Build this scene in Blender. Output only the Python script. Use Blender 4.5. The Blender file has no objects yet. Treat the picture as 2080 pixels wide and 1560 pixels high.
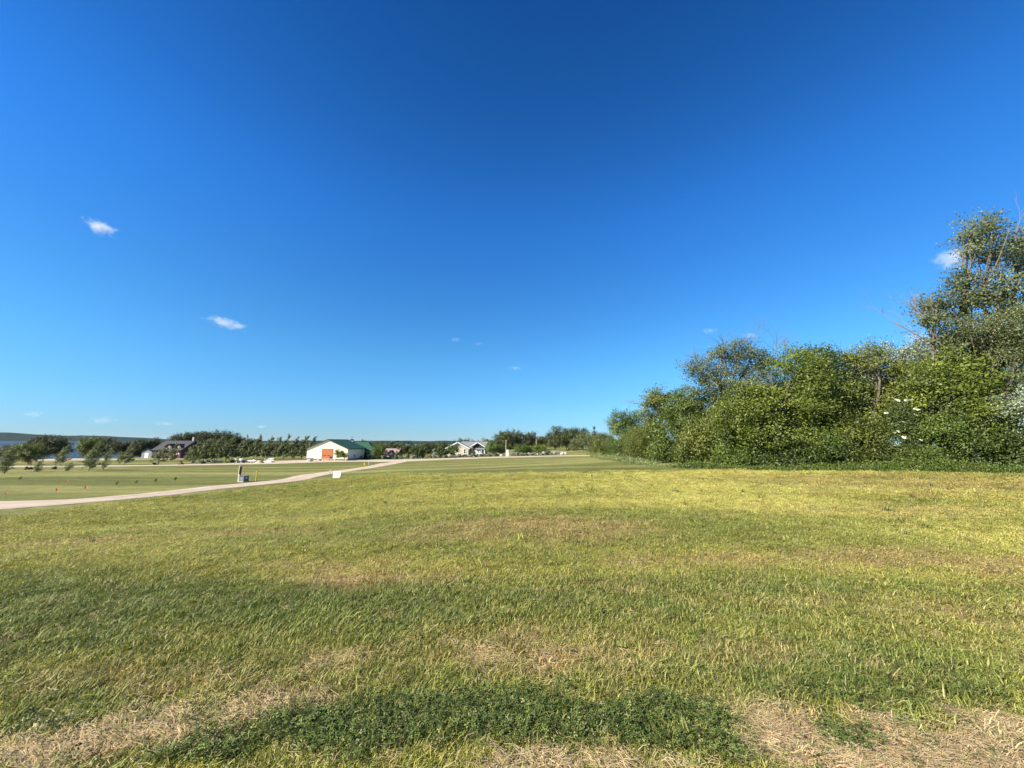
import bpy, math, random
import numpy as np
from mathutils import Vector, Matrix
R = math.radians
SC = bpy.context.scene
COL = SC.collection
# ---------------------------------------------------------------- camera
F = 784.0; PITCH = R(8.49); ROLL = R(0.4); EYE = 1.6
cam_d = bpy.data.cameras.new('camera'); cam = bpy.data.objects.new('camera', cam_d); COL.objects.link(cam)
cam_d.sensor_width = 36.0; cam_d.lens = F / 2080 * 36; cam_d.clip_start = 0.05; cam_d.clip_end = 30000
CAMM = Matrix.Rotation(R(90) + PITCH, 3, 'X') @ Matrix.Rotation(ROLL, 3, 'Z')
cam.matrix_world = Matrix.Translation((0, 0, EYE)) @ CAMM.to_4x4()
SC.camera = cam
# ---------------------------------------------------------------- sky and sun
SUN_EL, SUN_AZ = 33.0, -118.0          # azimuth from +Y towards +X
world = bpy.data.worlds.new('World'); SC.world = world; world.use_nodes = True
wn = world.node_tree.nodes; wl = world.node_tree.links
bg = wn['Background']
sky = wn.new('ShaderNodeTexSky'); sky.sky_type = 'NISHITA'; sky.sun_disc = False
sky.sun_elevation = R(SUN_EL); sky.sun_rotation = R(SUN_AZ)
sky.altitude = 400; sky.air_density = 1.0; sky.dust_density = 0.1; sky.ozone_density = 6.0
wt = wn.new('ShaderNodeTexCoord'); wx = wn.new('ShaderNodeSeparateXYZ'); wl.new(wt.outputs['Generated'], wx.inputs[0])
wr = wn.new('ShaderNodeValToRGB'); wl.new(wx.outputs['Z'], wr.inputs[0]); wr.color_ramp.interpolation = 'B_SPLINE'
_e = wr.color_ramp.elements
for _p, _c in ((0.0, (.40, .60, .86)), (.07, (.44, .72, .94)), (.18, (.46, .91, 1.04)), (.30, (.36, .87, 1.12)), (.42, (.29, .86, 1.26)), (.52, (.24, .86, 1.38)), (.62, (.185, .72, 1.18)), (.74, (.125, .58, 1.00)), (.86, (.085, .48, .88)), (1.0, (.07, .44, .83))):
    _n = _e[0] if _p == 0 else _e[-1] if _p == 1 else _e.new(_p)
    _n.color = (*(q / 2 for q in _c), 1)
wm = wn.new('ShaderNodeVectorMath'); wm.operation = 'MULTIPLY'
wl.new(sky.outputs[0], wm.inputs[0]); wl.new(wr.outputs[0], wm.inputs[1])   # the deep summer blue of a clear dry sky
wl.new(wm.outputs[0], bg.inputs[0]); bg.inputs[1].default_value = 0.132
sl = bpy.data.lights.new('sun', 'SUN'); sun = bpy.data.objects.new('sun', sl); COL.objects.link(sun)
sl.energy = 4.9; sl.angle = R(0.53); sl.color = (1.0, 0.915, 0.77)
sv = Vector((math.cos(R(SUN_EL)) * math.sin(R(SUN_AZ)), math.cos(R(SUN_EL)) * math.cos(R(SUN_AZ)), math.sin(R(SUN_EL))))
sun.rotation_euler = sv.to_track_quat('Z', 'Y').to_euler()
sun.location = sv * 60
SC.view_settings.view_transform = 'Standard'; SC.view_settings.look = 'None'
SC.view_settings.gamma = 1.0; SC.view_settings.use_curve_mapping = False
SC.view_settings.exposure = 1.35
SC.render.engine = 'CYCLES'
SC.cycles.max_bounces = 5; SC.cycles.diffuse_bounces = 2; SC.cycles.glossy_bounces = 2
SC.cycles.transmission_bounces = 4; SC.cycles.volume_bounces = 1; SC.cycles.transparent_max_bounces = 4
SC.cycles.use_denoising = True

# ---------------------------------------------------------------- helpers
def ray(px, py):
    d = CAMM @ Vector(((px - 1040) / F, (780 - py) / F, -1.0))
    return d / d.y                       # scaled so that y = 1
def at_depth(px, py, depth):
    d = ray(px, py); return Vector((d.x * depth, depth, EYE + d.z * depth))

def _hash(ix, iy, seed):
    h = (ix.astype(np.int64) * 374761393 + iy.astype(np.int64) * 668265263 + seed * 974634777) & 0x7fffffff
    h = ((h ^ (h >> 13)) * 1274126177) & 0x7fffffff
    return ((h ^ (h >> 16)) & 0xffff) / 65535.0
def vnoise(x, y, seed=0):
    x = np.asarray(x, float); y = np.asarray(y, float)
    ix = np.floor(x); iy = np.floor(y); fx = x - ix; fy = y - iy
    fx = fx * fx * (3 - 2 * fx); fy = fy * fy * (3 - 2 * fy)
    a = _hash(ix, iy, seed); b = _hash(ix + 1, iy, seed); c = _hash(ix, iy + 1, seed); d = _hash(ix + 1, iy + 1, seed)
    return (a * (1 - fx) + b * fx) * (1 - fy) + (c * (1 - fx) + d * fx) * fy
def fbm(x, y, seed=0, oct=4):
    s = 0; amp = 0.5; tot = 0
    for k in range(oct):
        s = s + amp * vnoise(np.asarray(x) * 2 ** k + 17.3 * k, np.asarray(y) * 2 ** k - 9.1 * k, seed + k); tot += amp; amp *= 0.5
    return s / tot
def sstep(a, b, x):
    t = np.clip((np.asarray(x, float) - a) / (b - a), 0, 1); return t * t * (3 - 2 * t)

# ---------------------------------------------------------------- terrain heights
LAKE_Z = -18.0
COLS = {   # picture column: (row, distance ahead in metres) where the ground shows
    0:    [(1150, 5.3), (1029, 14), (985, 26), (962, 45), (948, 75), (937, 110)],
    300:  [(1130, 5.8), (1004, 19), (965, 45), (945, 85), (933, 122)],
    480:  [(1120, 6.0), (988, 25), (960, 50), (942, 90), (930, 130)],
    650:  [(1110, 6.3), (965, 38), (939, 98), (934, 108)],
    820:  [(1100, 6.4), (958, 29), (938, 92), (930, 140)],
    1000: [(1090, 6.7), (958, 25), (930, 100), (922, 160)],
    1200: [(1080, 7.2), (958, 22.5), (940, 42), (925.5, 95), (914, 150)],
    1400: [(1080, 7.2), (958, 21.5), (948, 28)],
    1700: [(1080, 7.2), (957, 23.2)],
    2080: [(1080, 7.4), (962, 21.6)],
}
LR = np.linspace(math.log(1.0), math.log(8000), 220)
TH, ROWS = [], []
for px, pts in COLS.items():
    th = math.atan2(ray(px, 900).x, 1.0)
    rs, zs = [1.0, 3.0], [0.0, 0.0]
    for py, dep in pts:
        p = at_depth(px, py, dep); rs.append(math.hypot(p.x, p.y)); zs.append(p.z)
    zl = zs[-1]
    if px <= 300: ext = [(185, zl + .25), (280, -8.0), (420, -17.6), (520, -22), (4200, -24), (8000, -24)]
    elif px <= 480: ext = [(215, zl + .2), (330, -7.0), (700, -17), (1200, -22), (4200, -24), (8000, -24)]
    elif px < 1200: ext = [(240, zl - .4), (600, -9), (1500, -16), (8000, -30)]
    elif px < 1300: ext = [(230, -0.8), (320, .5), (700, -4), (8000, -26)]
    else: ext = [(70, zl + .35), (120, -.6), (300, -2), (8000, -26)]
    for r_, z_ in ext: rs.append(r_); zs.append(z_)
    TH.append(th); ROWS.append(np.interp(LR, np.log(rs), zs))
TH = np.array(TH); ROWS = np.array(ROWS)
THG = np.linspace(-math.pi, math.pi, 361)
ZG = np.zeros((361, 220))
for k in range(220): ZG[:, k] = np.interp(THG, TH, ROWS[:, k])
back = sstep(R(70), R(110), np.abs(THG))[:, None]
ZG = ZG * (1 - back * (LR[None, :] < math.log(200)))
for _ in range(5):
    ZG[1:-1] = 0.25 * ZG[:-2] + 0.5 * ZG[1:-1] + 0.25 * ZG[2:]
    ZG[:, 1:-1] = 0.25 * ZG[:, :-2] + 0.5 * ZG[:, 1:-1] + 0.25 * ZG[:, 2:]
def hz(x, y):
    x = np.asarray(x, float); y = np.asarray(y, float)
    r = np.maximum(np.hypot(x, y), 1.0); th = np.arctan2(x, y)
    i = np.clip((th + math.pi) / (2 * math.pi) * 360, 0, 359.999); j = np.clip((np.log(r) - LR[0]) / (LR[1] - LR[0]), 0, 218.999)
    i0 = i.astype(int); j0 = j.astype(int); fi = i - i0; fj = j - j0
    z = (ZG[i0, j0] * (1 - fi) + ZG[i0 + 1, j0] * fi) * (1 - fj) + (ZG[i0, j0 + 1] * (1 - fi) + ZG[i0 + 1, j0 + 1] * fi) * fj
    und = (fbm(x / 9, y / 9, 5, 3) - .5) * .16 * sstep(4, 14, r) + (fbm(x / .9, y / .9, 8, 3) - .5) * .035
    return z + und
GK, GS = 0.03, 1.2
NX, NY0, NY1 = 312, 170, 312
GX = GS * np.sinh(GK * np.arange(-NX, NX + 1)); GY = GS * np.sinh(GK * np.arange(-NY0, NY1 + 1))
GXX, GYY = np.meshgrid(GX, GY)
GZ = hz(GXX, GYY)
def gz(x, y):
    """height of the ground sheet itself"""
    x = np.asarray(x, float); y = np.asarray(y, float)
    i = np.clip(np.searchsorted(GX, x) - 1, 0, len(GX) - 2); j = np.clip(np.searchsorted(GY, y) - 1, 0, len(GY) - 2)
    fx = (x - GX[i]) / (GX[i + 1] - GX[i]); fy = (y - GY[j]) / (GY[j + 1] - GY[j])
    return (GZ[j, i] * (1 - fx) + GZ[j, i + 1] * fx) * (1 - fy) + (GZ[j + 1, i] * (1 - fx) + GZ[j + 1, i + 1] * fx) * fy
_ds = np.exp(np.linspace(math.log(1.2), math.log(600), 4000))
def ground_at(px, py):
    d = ray(px, py); zz = EYE + d.z * _ds - gz(d.x * _ds, _ds)
    k = np.argmax(zz < 0)
    if zz[k] >= 0: k = len(_ds) - 1
    a = _ds[k - 1]; b = _ds[k]; t = zz[k - 1] / max(1e-9, zz[k - 1] - zz[k]); dep = a + (b - a) * t
    return Vector((d.x * dep, dep, float(gz(d.x * dep, dep))))

# ---------------------------------------------------------------- mesh building
def mesh_np(name, v, f, tint=None, smooth=False):
    """v (n,3); f (m,k) all faces with k corners"""
    me = bpy.data.meshes.new(name); v = np.asarray(v, np.float32); f = np.asarray(f, np.int32)
    n, (m, k) = len(v), f.shape
    me.vertices.add(n); me.vertices.foreach_set('co', v.ravel())
    me.loops.add(m * k); me.loops.foreach_set('vertex_index', f.ravel())
    me.polygons.add(m); me.polygons.foreach_set('loop_start', np.arange(0, m * k, k, dtype=np.int32))
    if smooth: me.polygons.foreach_set('use_smooth', np.ones(m, bool))
    if tint is not None:
        a = me.attributes.new('tint', 'FLOAT', 'POINT'); a.data.foreach_set('value', np.asarray(tint, np.float32))
    me.update(calc_edges=True); return me
def link(name, me, mat, parent=None):
    o = bpy.data.objects.new(name, me); COL.objects.link(o)
    if mat is not None and not me.materials: me.materials.append(mat)
    if parent is not None: o.parent = parent
    return o
def empty(name, loc, rz=0):
    o = bpy.data.objects.new(name, None); COL.objects.link(o); o.location = loc; o.rotation_euler.z = rz
    o.empty_display_size = .2; return o
def tag(o, label, cat, group=None, kind=None):
    o['label'] = label; o['category'] = cat
    if group: o['group'] = group
    if kind: o['kind'] = kind
    return o
class MB:
    def __init__(s): s.v = []; s.f = []
    def add(s, vs, fs):
        b = len(s.v); s.v += [tuple(p) for p in vs]; s.f += [tuple(b + i for i in f) for f in fs]; return s
    def box(s, x0, x1, y0, y1, z0, z1):
        return s.add([(x0, y0, z0), (x1, y0, z0), (x1, y1, z0), (x0, y1, z0), (x0, y0, z1), (x1, y0, z1), (x1, y1, z1), (x0, y1, z1)],
                     [(3, 2, 1, 0), (4, 5, 6, 7), (0, 1, 5, 4), (1, 2, 6, 5), (2, 3, 7, 6), (3, 0, 4, 7)])
    def slab(s, q, th):
        """quad q (4 points) given thickness th along its normal, downwards"""
        q = [Vector(p) for p in q]; n = (q[1] - q[0]).cross(q[3] - q[0]).normalized()
        if n.z < 0: n = -n
        lo = [p - n * th for p in q]
        return s.add(q + lo, [(0, 1, 2, 3), (7, 6, 5, 4), (0, 4, 5, 1), (1, 5, 6, 2), (2, 6, 7, 3), (3, 7, 4, 0)])
    def poly(s, pts, y0, y1):
        """x-z outline extruded along y"""
        n = len(pts)
        return s.add([(x, y0, z) for x, z in pts] + [(x, y1, z) for x, z in pts],
                     [tuple(range(n)), tuple(range(2 * n - 1, n - 1, -1))] + [(i, i + n, (i + 1) % n + n, (i + 1) % n) for i in range(n)])
    def tube(s, pts, rad, n=6):
        pts = [Vector(p) for p in pts]; rings = []; b = len(s.v)
        for i, p in enumerate(pts):
            d = (pts[min(i + 1, len(pts) - 1)] - pts[max(i - 1, 0)])
            d = d.normalized() if d.length > 1e-6 else Vector((0, 0, 1))
            u = d.cross(Vector((0.31, 0.95, 0.05))); u = u.normalized() if u.length > 1e-3 else Vector((1, 0, 0)); w = d.cross(u)
            for k in range(n):
                a = 2 * math.pi * k / n; s.v.append(tuple(p + (u * math.cos(a) + w * math.sin(a)) * rad[i]))
        for i in range(len(pts) - 1):
            for k in range(n):
                s.f.append((b + i * n + k, b + i * n + (k + 1) % n, b + (i + 1) * n + (k + 1) % n, b + (i + 1) * n + k))
        s.f.append(tuple(b + k for k in range(n - 1, -1, -1))); e = b + (len(pts) - 1) * n; s.f.append(tuple(e + k for k in range(n)))
        return s
    def mesh(s, name, smooth=False):
        me = bpy.data.meshes.new(name); me.from_pydata(s.v, [], s.f); me.update()
        if smooth: me.polygons.foreach_set('use_smooth', np.ones(len(me.polygons), bool))
        return me
    def build(s, name, mat, parent=None, smooth=False):
        return link(name, s.mesh(name, smooth), mat, parent)

# ---------------------------------------------------------------- materials
def mat_new(name):
    m = bpy.data.materials.new(name); m.use_nodes = True; nt = m.node_tree
    b = nt.nodes['Principled BSDF']; return m, nt, b
def N(nt, t, **kw):
    n = nt.nodes.new(t)
    for k, v in kw.items(): setattr(n, k, v)
    return n
def mixc(nt, fac, a, b, blend='MIX'):
    n = N(nt, 'ShaderNodeMix', data_type='RGBA', blend_type=blend)
    for sock, val in ((n.inputs['Factor'], fac), (n.inputs[6], a), (n.inputs[7], b)):
        if hasattr(val, 'links') or isinstance(val, bpy.types.NodeSocket): nt.links.new(val, sock)
        elif isinstance(val, (int, float)): sock.default_value = val
        else: sock.default_value = (*val, 1)
    return n.outputs[2]
def noise(nt, scale, detail=4, vec=None, rough=.6):
    n = N(nt, 'ShaderNodeTexNoise'); n.inputs['Scale'].default_value = scale; n.inputs['Detail'].default_value = detail; n.inputs['Roughness'].default_value = rough
    if vec is not None: nt.links.new(vec, n.inputs['Vector'])
    return n.outputs['Fac']
def ramp(nt, val, a, b):
    n = N(nt, 'ShaderNodeMapRange'); nt.links.new(val, n.inputs[0]); n.inputs[1].default_value = a; n.inputs[2].default_value = b; return n.outputs[0]
def geopos(nt): return N(nt, 'ShaderNodeNewGeometry').outputs['Position']
def paint(name, col, rough=.6, var=.12, scale=1.5, metal=0, coords='obj', bump=0):
    m, nt, b = mat_new(name)
    tc = N(nt, 'ShaderNodeTexCoord').outputs['Object']
    f = noise(nt, scale, 5, tc)
    c = mixc(nt, ramp(nt, f, .3, .7), tuple(x * (1 - var) for x in col), tuple(min(1, x * (1 + var)) for x in col))
    nt.links.new(c, b.inputs['Base Color']); b.inputs['Roughness'].default_value = rough; b.inputs['Metallic'].default_value = metal
    if bump:
        bp = N(nt, 'ShaderNodeBump'); bp.inputs['Strength'].default_value = bump; nt.links.new(noise(nt, scale * 12, 3, tc), bp.inputs['Height']); nt.links.new(bp.outputs[0], b.inputs['Normal'])
    return m
def ribbed(name, col, period, axis, rough=.45, depth=.5):
    """sheet-metal cladding with ribs along one axis"""
    m, nt, b = mat_new(name); tc = N(nt, 'ShaderNodeTexCoord').outputs['Object']
    w = N(nt, 'ShaderNodeTexWave', wave_type='BANDS', bands_direction=axis, wave_profile='SIN'); w.inputs['Scale'].default_value = 2 * math.pi / period / 20 * 1.0
    nt.links.new(tc, w.inputs['Vector']); bp = N(nt, 'ShaderNodeBump'); bp.inputs['Strength'].default_value = depth; bp.inputs['Distance'].default_value = .03
    nt.links.new(w.outputs['Fac'], bp.inputs['Height']); nt.links.new(bp.outputs[0], b.inputs['Normal'])
    c = mixc(nt, ramp(nt, noise(nt, .8, 4, tc), .3, .7), tuple(x * .92 for x in col), col); nt.links.new(c, b.inputs['Base Color']); b.inputs['Roughness'].default_value = rough
    return m
def leaf_mat(name, a, b_, c=None, trans=.28, rough=.5, spec=.35):
    m, nt, b = mat_new(name); at = N(nt, 'ShaderNodeAttribute', attribute_name='tint')
    cr = N(nt, 'ShaderNodeValToRGB'); e = cr.color_ramp.elements
    e[0].position = 0; e[0].color = (*a, 1); e[1].position = .8; e[1].color = (*b_, 1)
    if c: n_ = e.new(1.0); n_.color = (*c, 1)
    nt.links.new(at.outputs['Fac'], cr.inputs[0]); nt.links.new(cr.outputs[0], b.inputs['Base Color'])
    b.inputs['Roughness'].default_value = rough; b.inputs['Specular IOR Level'].default_value = spec
    tr = N(nt, 'ShaderNodeBsdfTranslucent'); tc = mixc(nt, 1.0, cr.outputs[0], (1.25, 1.3, .55), 'MULTIPLY'); nt.links.new(tc, tr.inputs[0])
    mx = N(nt, 'ShaderNodeMixShader'); mx.inputs[0].default_value = trans
    nt.links.new(b.outputs[0], mx.inputs[1]); nt.links.new(tr.outputs[0], mx.inputs[2]); nt.links.new(mx.outputs[0], nt.nodes['Material Output'].inputs[0])
    return m
BARK = paint('bark', (.10, .085, .065), .9, .4, 6, bump=.6)
BARK_PALE = paint('bark_pale', (.24, .20, .165), .9, .3, 6, bump=.5)
TWIG = paint('dead_twig', (.15, .12, .105), .9, .2, 4)
L_OLIVE = leaf_mat('leaf_olive', (.042, .058, .010), (.152, .176, .030), (.25, .265, .09))
L_GREEN = leaf_mat('leaf_green', (.032, .054, .010), (.122, .172, .028), (.22, .265, .08))
L_BRIGHT = leaf_mat('leaf_bright', (.048, .072, .010), (.188, .230, .034), (.29, .32, .09), trans=.34)
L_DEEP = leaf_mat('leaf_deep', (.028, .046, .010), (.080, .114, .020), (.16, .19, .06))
L_GREY = leaf_mat('leaf_grey', (.050, .064, .022), (.150, .172, .064), (.30, .33, .19))
L_DARK = leaf_mat('leaf_dark', (.022, .032, .010), (.056, .066, .020), (.09, .10, .035))
L_SILVER = leaf_mat('leaf_silver', (.10, .13, .085), (.22, .27, .19), (.42, .46, .38), trans=.15)
L_OAK = leaf_mat('leaf_oak', (.034, .046, .014), (.082, .094, .028), (.14, .15, .06))
L_CONIFER = leaf_mat('leaf_conifer', (.022, .034, .018), (.042, .058, .028), trans=.08)
L_POPLAR = leaf_mat('leaf_poplar', (.055, .074, .024), (.150, .172, .068), (.36, .39, .25))
L_WILLOW = leaf_mat('leaf_willow', (.075, .095, .022), (.14, .165, .045))
L_SAGE = leaf_mat('leaf_sage', (.15, .16, .115), (.32, .34, .26), (.48, .50, .42), trans=.15)
FLOWER = leaf_mat('flower_cream', (.55, .56, .44), (.75, .75, .62), trans=.2)
WEED = leaf_mat('weed_fringe', (.10, .13, .04), (.22, .26, .10), (.40, .43, .27))

# ---------------------------------------------------------------- ground cover map (colours and kinds by place)
def ell(px, py, hw, hh):
    c = ground_at(px, py); a = ground_at(px + hw, py); n = ground_at(px, py + hh); f = ground_at(px, py - hh)
    return (c.x, (n.y + f.y) / 2, abs(a.x - c.x), max(.08, abs(f.y - n.y) / 2))
E_STRAW = [(*ell(*p[:4]), p[4]) for p in [
    (1900, 1535, 330, 62, 1.0), (1640, 1515, 170, 58, 1.0), (1780, 1490, 160, 34, .9), (2040, 1480, 140, 30, .8), (1150, 1557, 190, 20, .95), (1560, 1440, 70, 22, .75), (1740, 1455, 60, 12, .5),
    (230, 1505, 230, 30, .9), (60, 1545, 160, 26, .9), (560, 1425, 110, 14, .55), (330, 1450, 160, 16, .5), (1370, 1415, 60, 14, .4)]]
E_DRY = [(*ell(*p[:4]), p[4]) for p in [
    (1050, 1345, 190, 30, 1.0), (1120, 1320, 260, 40, .55), (690, 1340, 150, 20, .7), (740, 1178, 170, 20, .75), (1090, 1075, 240, 26, .85), (900, 1092, 140, 14, .6),
    (1260, 1197, 110, 10, .6), (1800, 1136, 230, 20, .9), (2030, 1150, 140, 22, .9), (1450, 1140, 230, 14, .55), (140, 1104, 130, 8, .6), (520, 1084, 160, 8, .5),
    (1900, 985, 380, 22, .55), (1750, 1230, 300, 18, .4), (1500, 1330, 160, 22, .45), (300, 1390, 330, 36, .45), (1850, 1040, 300, 16, .35), (600, 1150, 200, 12, .3), (1950, 1260, 180, 26, .4)]]
E_CLOVER = [(*ell(*p[:4]), p[4]) for p in [
    (1010, 1462, 420, 62, 1.0), (690, 1500, 260, 50, 1.0), (430, 1540, 130, 28, .95), (1430, 1490, 90, 36, .8), (1480, 1540, 70, 16, .7), (1690, 1475, 70, 16, .8),
    (1890, 1420, 210, 34, .6), (60, 1480, 90, 16, .6), (1640, 1400, 120, 18, .4), (1400, 1440, 160, 26, .6)]]
E_LUSH = [(*ell(*p[:4]), p[4]) for p in [
    (150, 1235, 420, 62, .95), (650, 1225, 420, 40, .9), (1080, 1215, 300, 22, .75), (1450, 1190, 380, 22, .65), (120, 1310, 260, 26, .6), (1560, 1170, 160, 14, .5),
    (1750, 1360, 340, 50, .55), (850, 1262, 200, 16, .6), (100, 1170, 220, 14, .5), (700, 1040, 120, 8, .5), (1150, 1000, 200, 6, .45), (1350, 1250, 200, 14, .35)]]
def emask(x, y, L, seed):
    wx = x + (fbm(x * 2.2, y * 2.2, seed, 4) - .5) * .42; wy = y + (fbm(x * 2.2 + 40, y * 2.2, seed + 9, 4) - .5) * .42
    m = np.zeros(np.shape(x)); rag = fbm(x * 9, y * 9, seed + 4, 3)
    for cx, cy, rx, ry, s in L:
        d = np.sqrt(((wx - cx) / rx) ** 2 + ((wy - cy) / ry) ** 2)
        m = np.maximum(m, s * (1 - sstep(.45, 1.35, d + (rag - .5) * .9)))
    return m
# the edge between rough hay and the mown lawn, by direction from the viewer
_ed = [(-300, 1090), (0, 1056), (120, 1036), (250, 1020), (400, 1003), (520, 991), (640, 978), (700, 970), (850, 965), (1000, 962), (1130, 960), (1300, 957), (1400, 957), (1700, 958), (1900, 961), (2080, 966), (2500, 975)]
_et, _er = [], []
for a_, b_ in _ed:
    p = ground_at(a_, b_); _et.append(math.atan2(p.x, p.y)); _er.append(math.hypot(p.x, p.y))
def hay_mask(x, y):
    r = np.hypot(x, y); th = np.arctan2(x, y); e = np.interp(th, _et, _er)
    e = e * (1 + (fbm(th * 14, np.zeros_like(th), 3, 3) - .5) * .05)
    return 1 - sstep(.95, 1.04, r / e + (fbm(x * .6, y * .6, 14, 3) - .5) * .08)
def cover(x, y):
    x = np.asarray(x, float); y = np.asarray(y, float); r = np.hypot(x, y)
    hay = hay_mask(x, y)
    straw = emask(x, y, E_STRAW, 11); dry = emask(x, y, E_DRY, 23); clo = emask(x, y, E_CLOVER, 37); lush = emask(x, y, E_LUSH, 51)
    patch = fbm(x * .5, y * .8, 61, 5); streak = fbm(x * .07, y * .55, 71, 4); fine = fbm(x * 2.6, y * 3.4, 81, 4)
    dry = np.clip(dry * (.35 + 1.3 * fine) + .30 * sstep(.56, .72, fine * .5 + patch * .5), 0, 1)
    lush = np.clip(lush * (.75 + .7 * fine) + .45 * sstep(.52, .70, streak), 0, 1)
    clo = np.clip(clo * sstep(.18, .46, fine + .55 * clo - .28), 0, 1); straw = np.clip(straw * (.62 + .9 * fine), 0, 1) * (1 - .85 * clo)
    yel = np.array([.355, .340, .082]); grn = np.array([.225, .245, .052]); lsh = np.array([.132, .176, .038])
    t = sstep(.30, .66, patch * .6 + fine * .4)[..., None]
    t = t * (1 - .55 * sstep(1, 9, -x)[..., None])
    c = grn * (1 - t) + yel * t
    gold = (sstep(7.5, 12, r) * (.20 + .55 * sstep(-14, 10, x)) * sstep(.25, .6, fbm(x * .16, y * .5, 66, 4)))[..., None]; c = c * (1 - gold) + np.array([.52, .495, .140]) * gold     # far hay: its own yellow, with sunlit brightness painted into the colour
    lush = lush * (1 - .55 * sstep(8, 14, r))
    c = c * (1 - lush[..., None] * .92) + lsh * lush[..., None] * .92
    d = dry[..., None] * .8; c = c * (1 - d) + np.array([.37, .275, .115]) * d
    k = clo[..., None] * .9; c = c * (1 - k) + np.array([.088, .125, .022]) * k
    s = straw[..., None] * .9; c = c * (1 - s) + np.array([.52, .395, .265]) * s
    # mown lawn beyond, combed by the mower into long pale and dark swathes
    yw = y + (fbm(x * .02, y * .02, 93, 3) - .5) * 26 + (fbm(x * .15, y * .15, 94, 3) - .5) * 3; st2 = fbm(x * .022 + 7, yw * .22, 91, 5); sw = sstep(.34, .66, st2)[..., None]
    lawn = np.array([.135, .146, .044]) * (1 - sw) + np.array([.255, .250, .092]) * sw
    br = sstep(.58, .72, fbm(x * .035, y * .16 + 3, 97, 4))[..., None] * .6
    lawn = lawn * (1 - br) + np.array([.150, .122, .052]) * br
    h = hay[..., None]
    return dict(col=c * h + lawn * (1 - h), hay=hay, dry=dry, straw=straw, clo=clo, lush=lush)

# ---------------------------------------------------------------- ground sheet
nxv, nyv = len(GX), len(GY)
idx = np.arange(nxv * nyv).reshape(nyv, nxv)
gf = np.stack([idx[:-1, :-1], idx[:-1, 1:], idx[1:, 1:], idx[1:, :-1]], -1).reshape(-1, 4)
gme = mesh_np('ground', np.stack([GXX, GYY, GZ], -1).reshape(-1, 3), gf, smooth=True)
gc = cover(GXX.ravel(), GYY.ravel())
ca = gme.attributes.new('cover', 'FLOAT_COLOR', 'POINT'); ca.data.foreach_set('color', np.concatenate([gc['col'], np.ones((len(gc['col']), 1))], 1).astype(np.float32).ravel())
m, nt, b = mat_new('field')
gp = geopos(nt); at = N(nt, 'ShaderNodeAttribute', attribute_name='cover')
c = mixc(nt, ramp(nt, noise(nt, 38, 6, gp, .7), .32, .68), (.50, .52, .50), (1.38, 1.34, 1.30))
c = mixc(nt, 1.0, at.outputs['Color'], c, 'MULTIPLY')
mp = N(nt, 'ShaderNodeMapping'); mp.inputs['Scale'].default_value = (.9, 2.6, 1); nt.links.new(gp, mp.inputs[0])
c = mixc(nt, 1.0, c, mixc(nt, ramp(nt, noise(nt, 1.6, 6, mp.outputs[0], .68), .3, .7), (.62, .66, .60), (1.26, 1.24, 1.2)), 'MULTIPLY')
mp = N(nt, 'ShaderNodeMapping'); mp.inputs['Scale'].default_value = (.35, 1.0, 1); nt.links.new(gp, mp.inputs[0])
c = mixc(nt, 1.0, c, mixc(nt, ramp(nt, noise(nt, .55, 8, mp.outputs[0], .72), .34, .66), (.72, .76, .72), (1.24, 1.2, 1.16)), 'MULTIPLY')
nt.links.new(c, b.inputs['Base Color']); b.inputs['Roughness'].default_value = .95; b.inputs['Specular IOR Level'].default_value = .1
bp = N(nt, 'ShaderNodeBump'); bp.inputs['Strength'].default_value = .9; bp.inputs['Distance'].default_value = .06; nt.links.new(noise(nt, 22, 5, gp, .7), bp.inputs['Height'])
nt.links.new(bp.outputs[0], b.inputs['Normal'])
tag(link('ground', gme, m), 'gently sloping field of rough hay and mown lawn', 'ground', kind='structure')

# ---------------------------------------------------------------- lake and far shore
m, nt, b = mat_new('lake_water'); gp = geopos(nt)
b.inputs['Base Color'].default_value = (.030, .052, .068, 1); b.inputs['Roughness'].default_value = .5; b.inputs['Specular IOR Level'].default_value = .10
bp = N(nt, 'ShaderNodeBump'); bp.inputs['Strength'].default_value = .8; bp.inputs['Distance'].default_value = .5; nt.links.new(noise(nt, .35, 5, gp), bp.inputs['Height']); nt.links.new(bp.outputs[0], b.inputs['Normal'])
v = [(-6900, 250, LAKE_Z), (0, 250, LAKE_Z), (0, 6000, LAKE_Z), (-6900, 6000, LAKE_Z)]
tag(link('lake', mesh_np('lake', v, [(0, 1, 2, 3)]), m), 'dark blue lake beyond the trees below the field', 'lake', kind='structure')
m, nt, b = mat_new('far_shore_woods'); gp = geopos(nt)
c = mixc(nt, ramp(nt, noise(nt, .012, 6, gp), .35, .65), (.010, .022, .018), (.022, .038, .028)); nt.links.new(c, b.inputs['Base Color']); b.inputs['Roughness'].default_value = 1; b.inputs['Specular IOR Level'].default_value = 0
bp = N(nt, 'ShaderNodeBump'); bp.inputs['Strength'].default_value = 1; bp.inputs['Distance'].default_value = 8; nt.links.new(noise(nt, .05, 4, gp), bp.inputs['Height']); nt.links.new(bp.outputs[0], b.inputs['Normal'])
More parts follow.
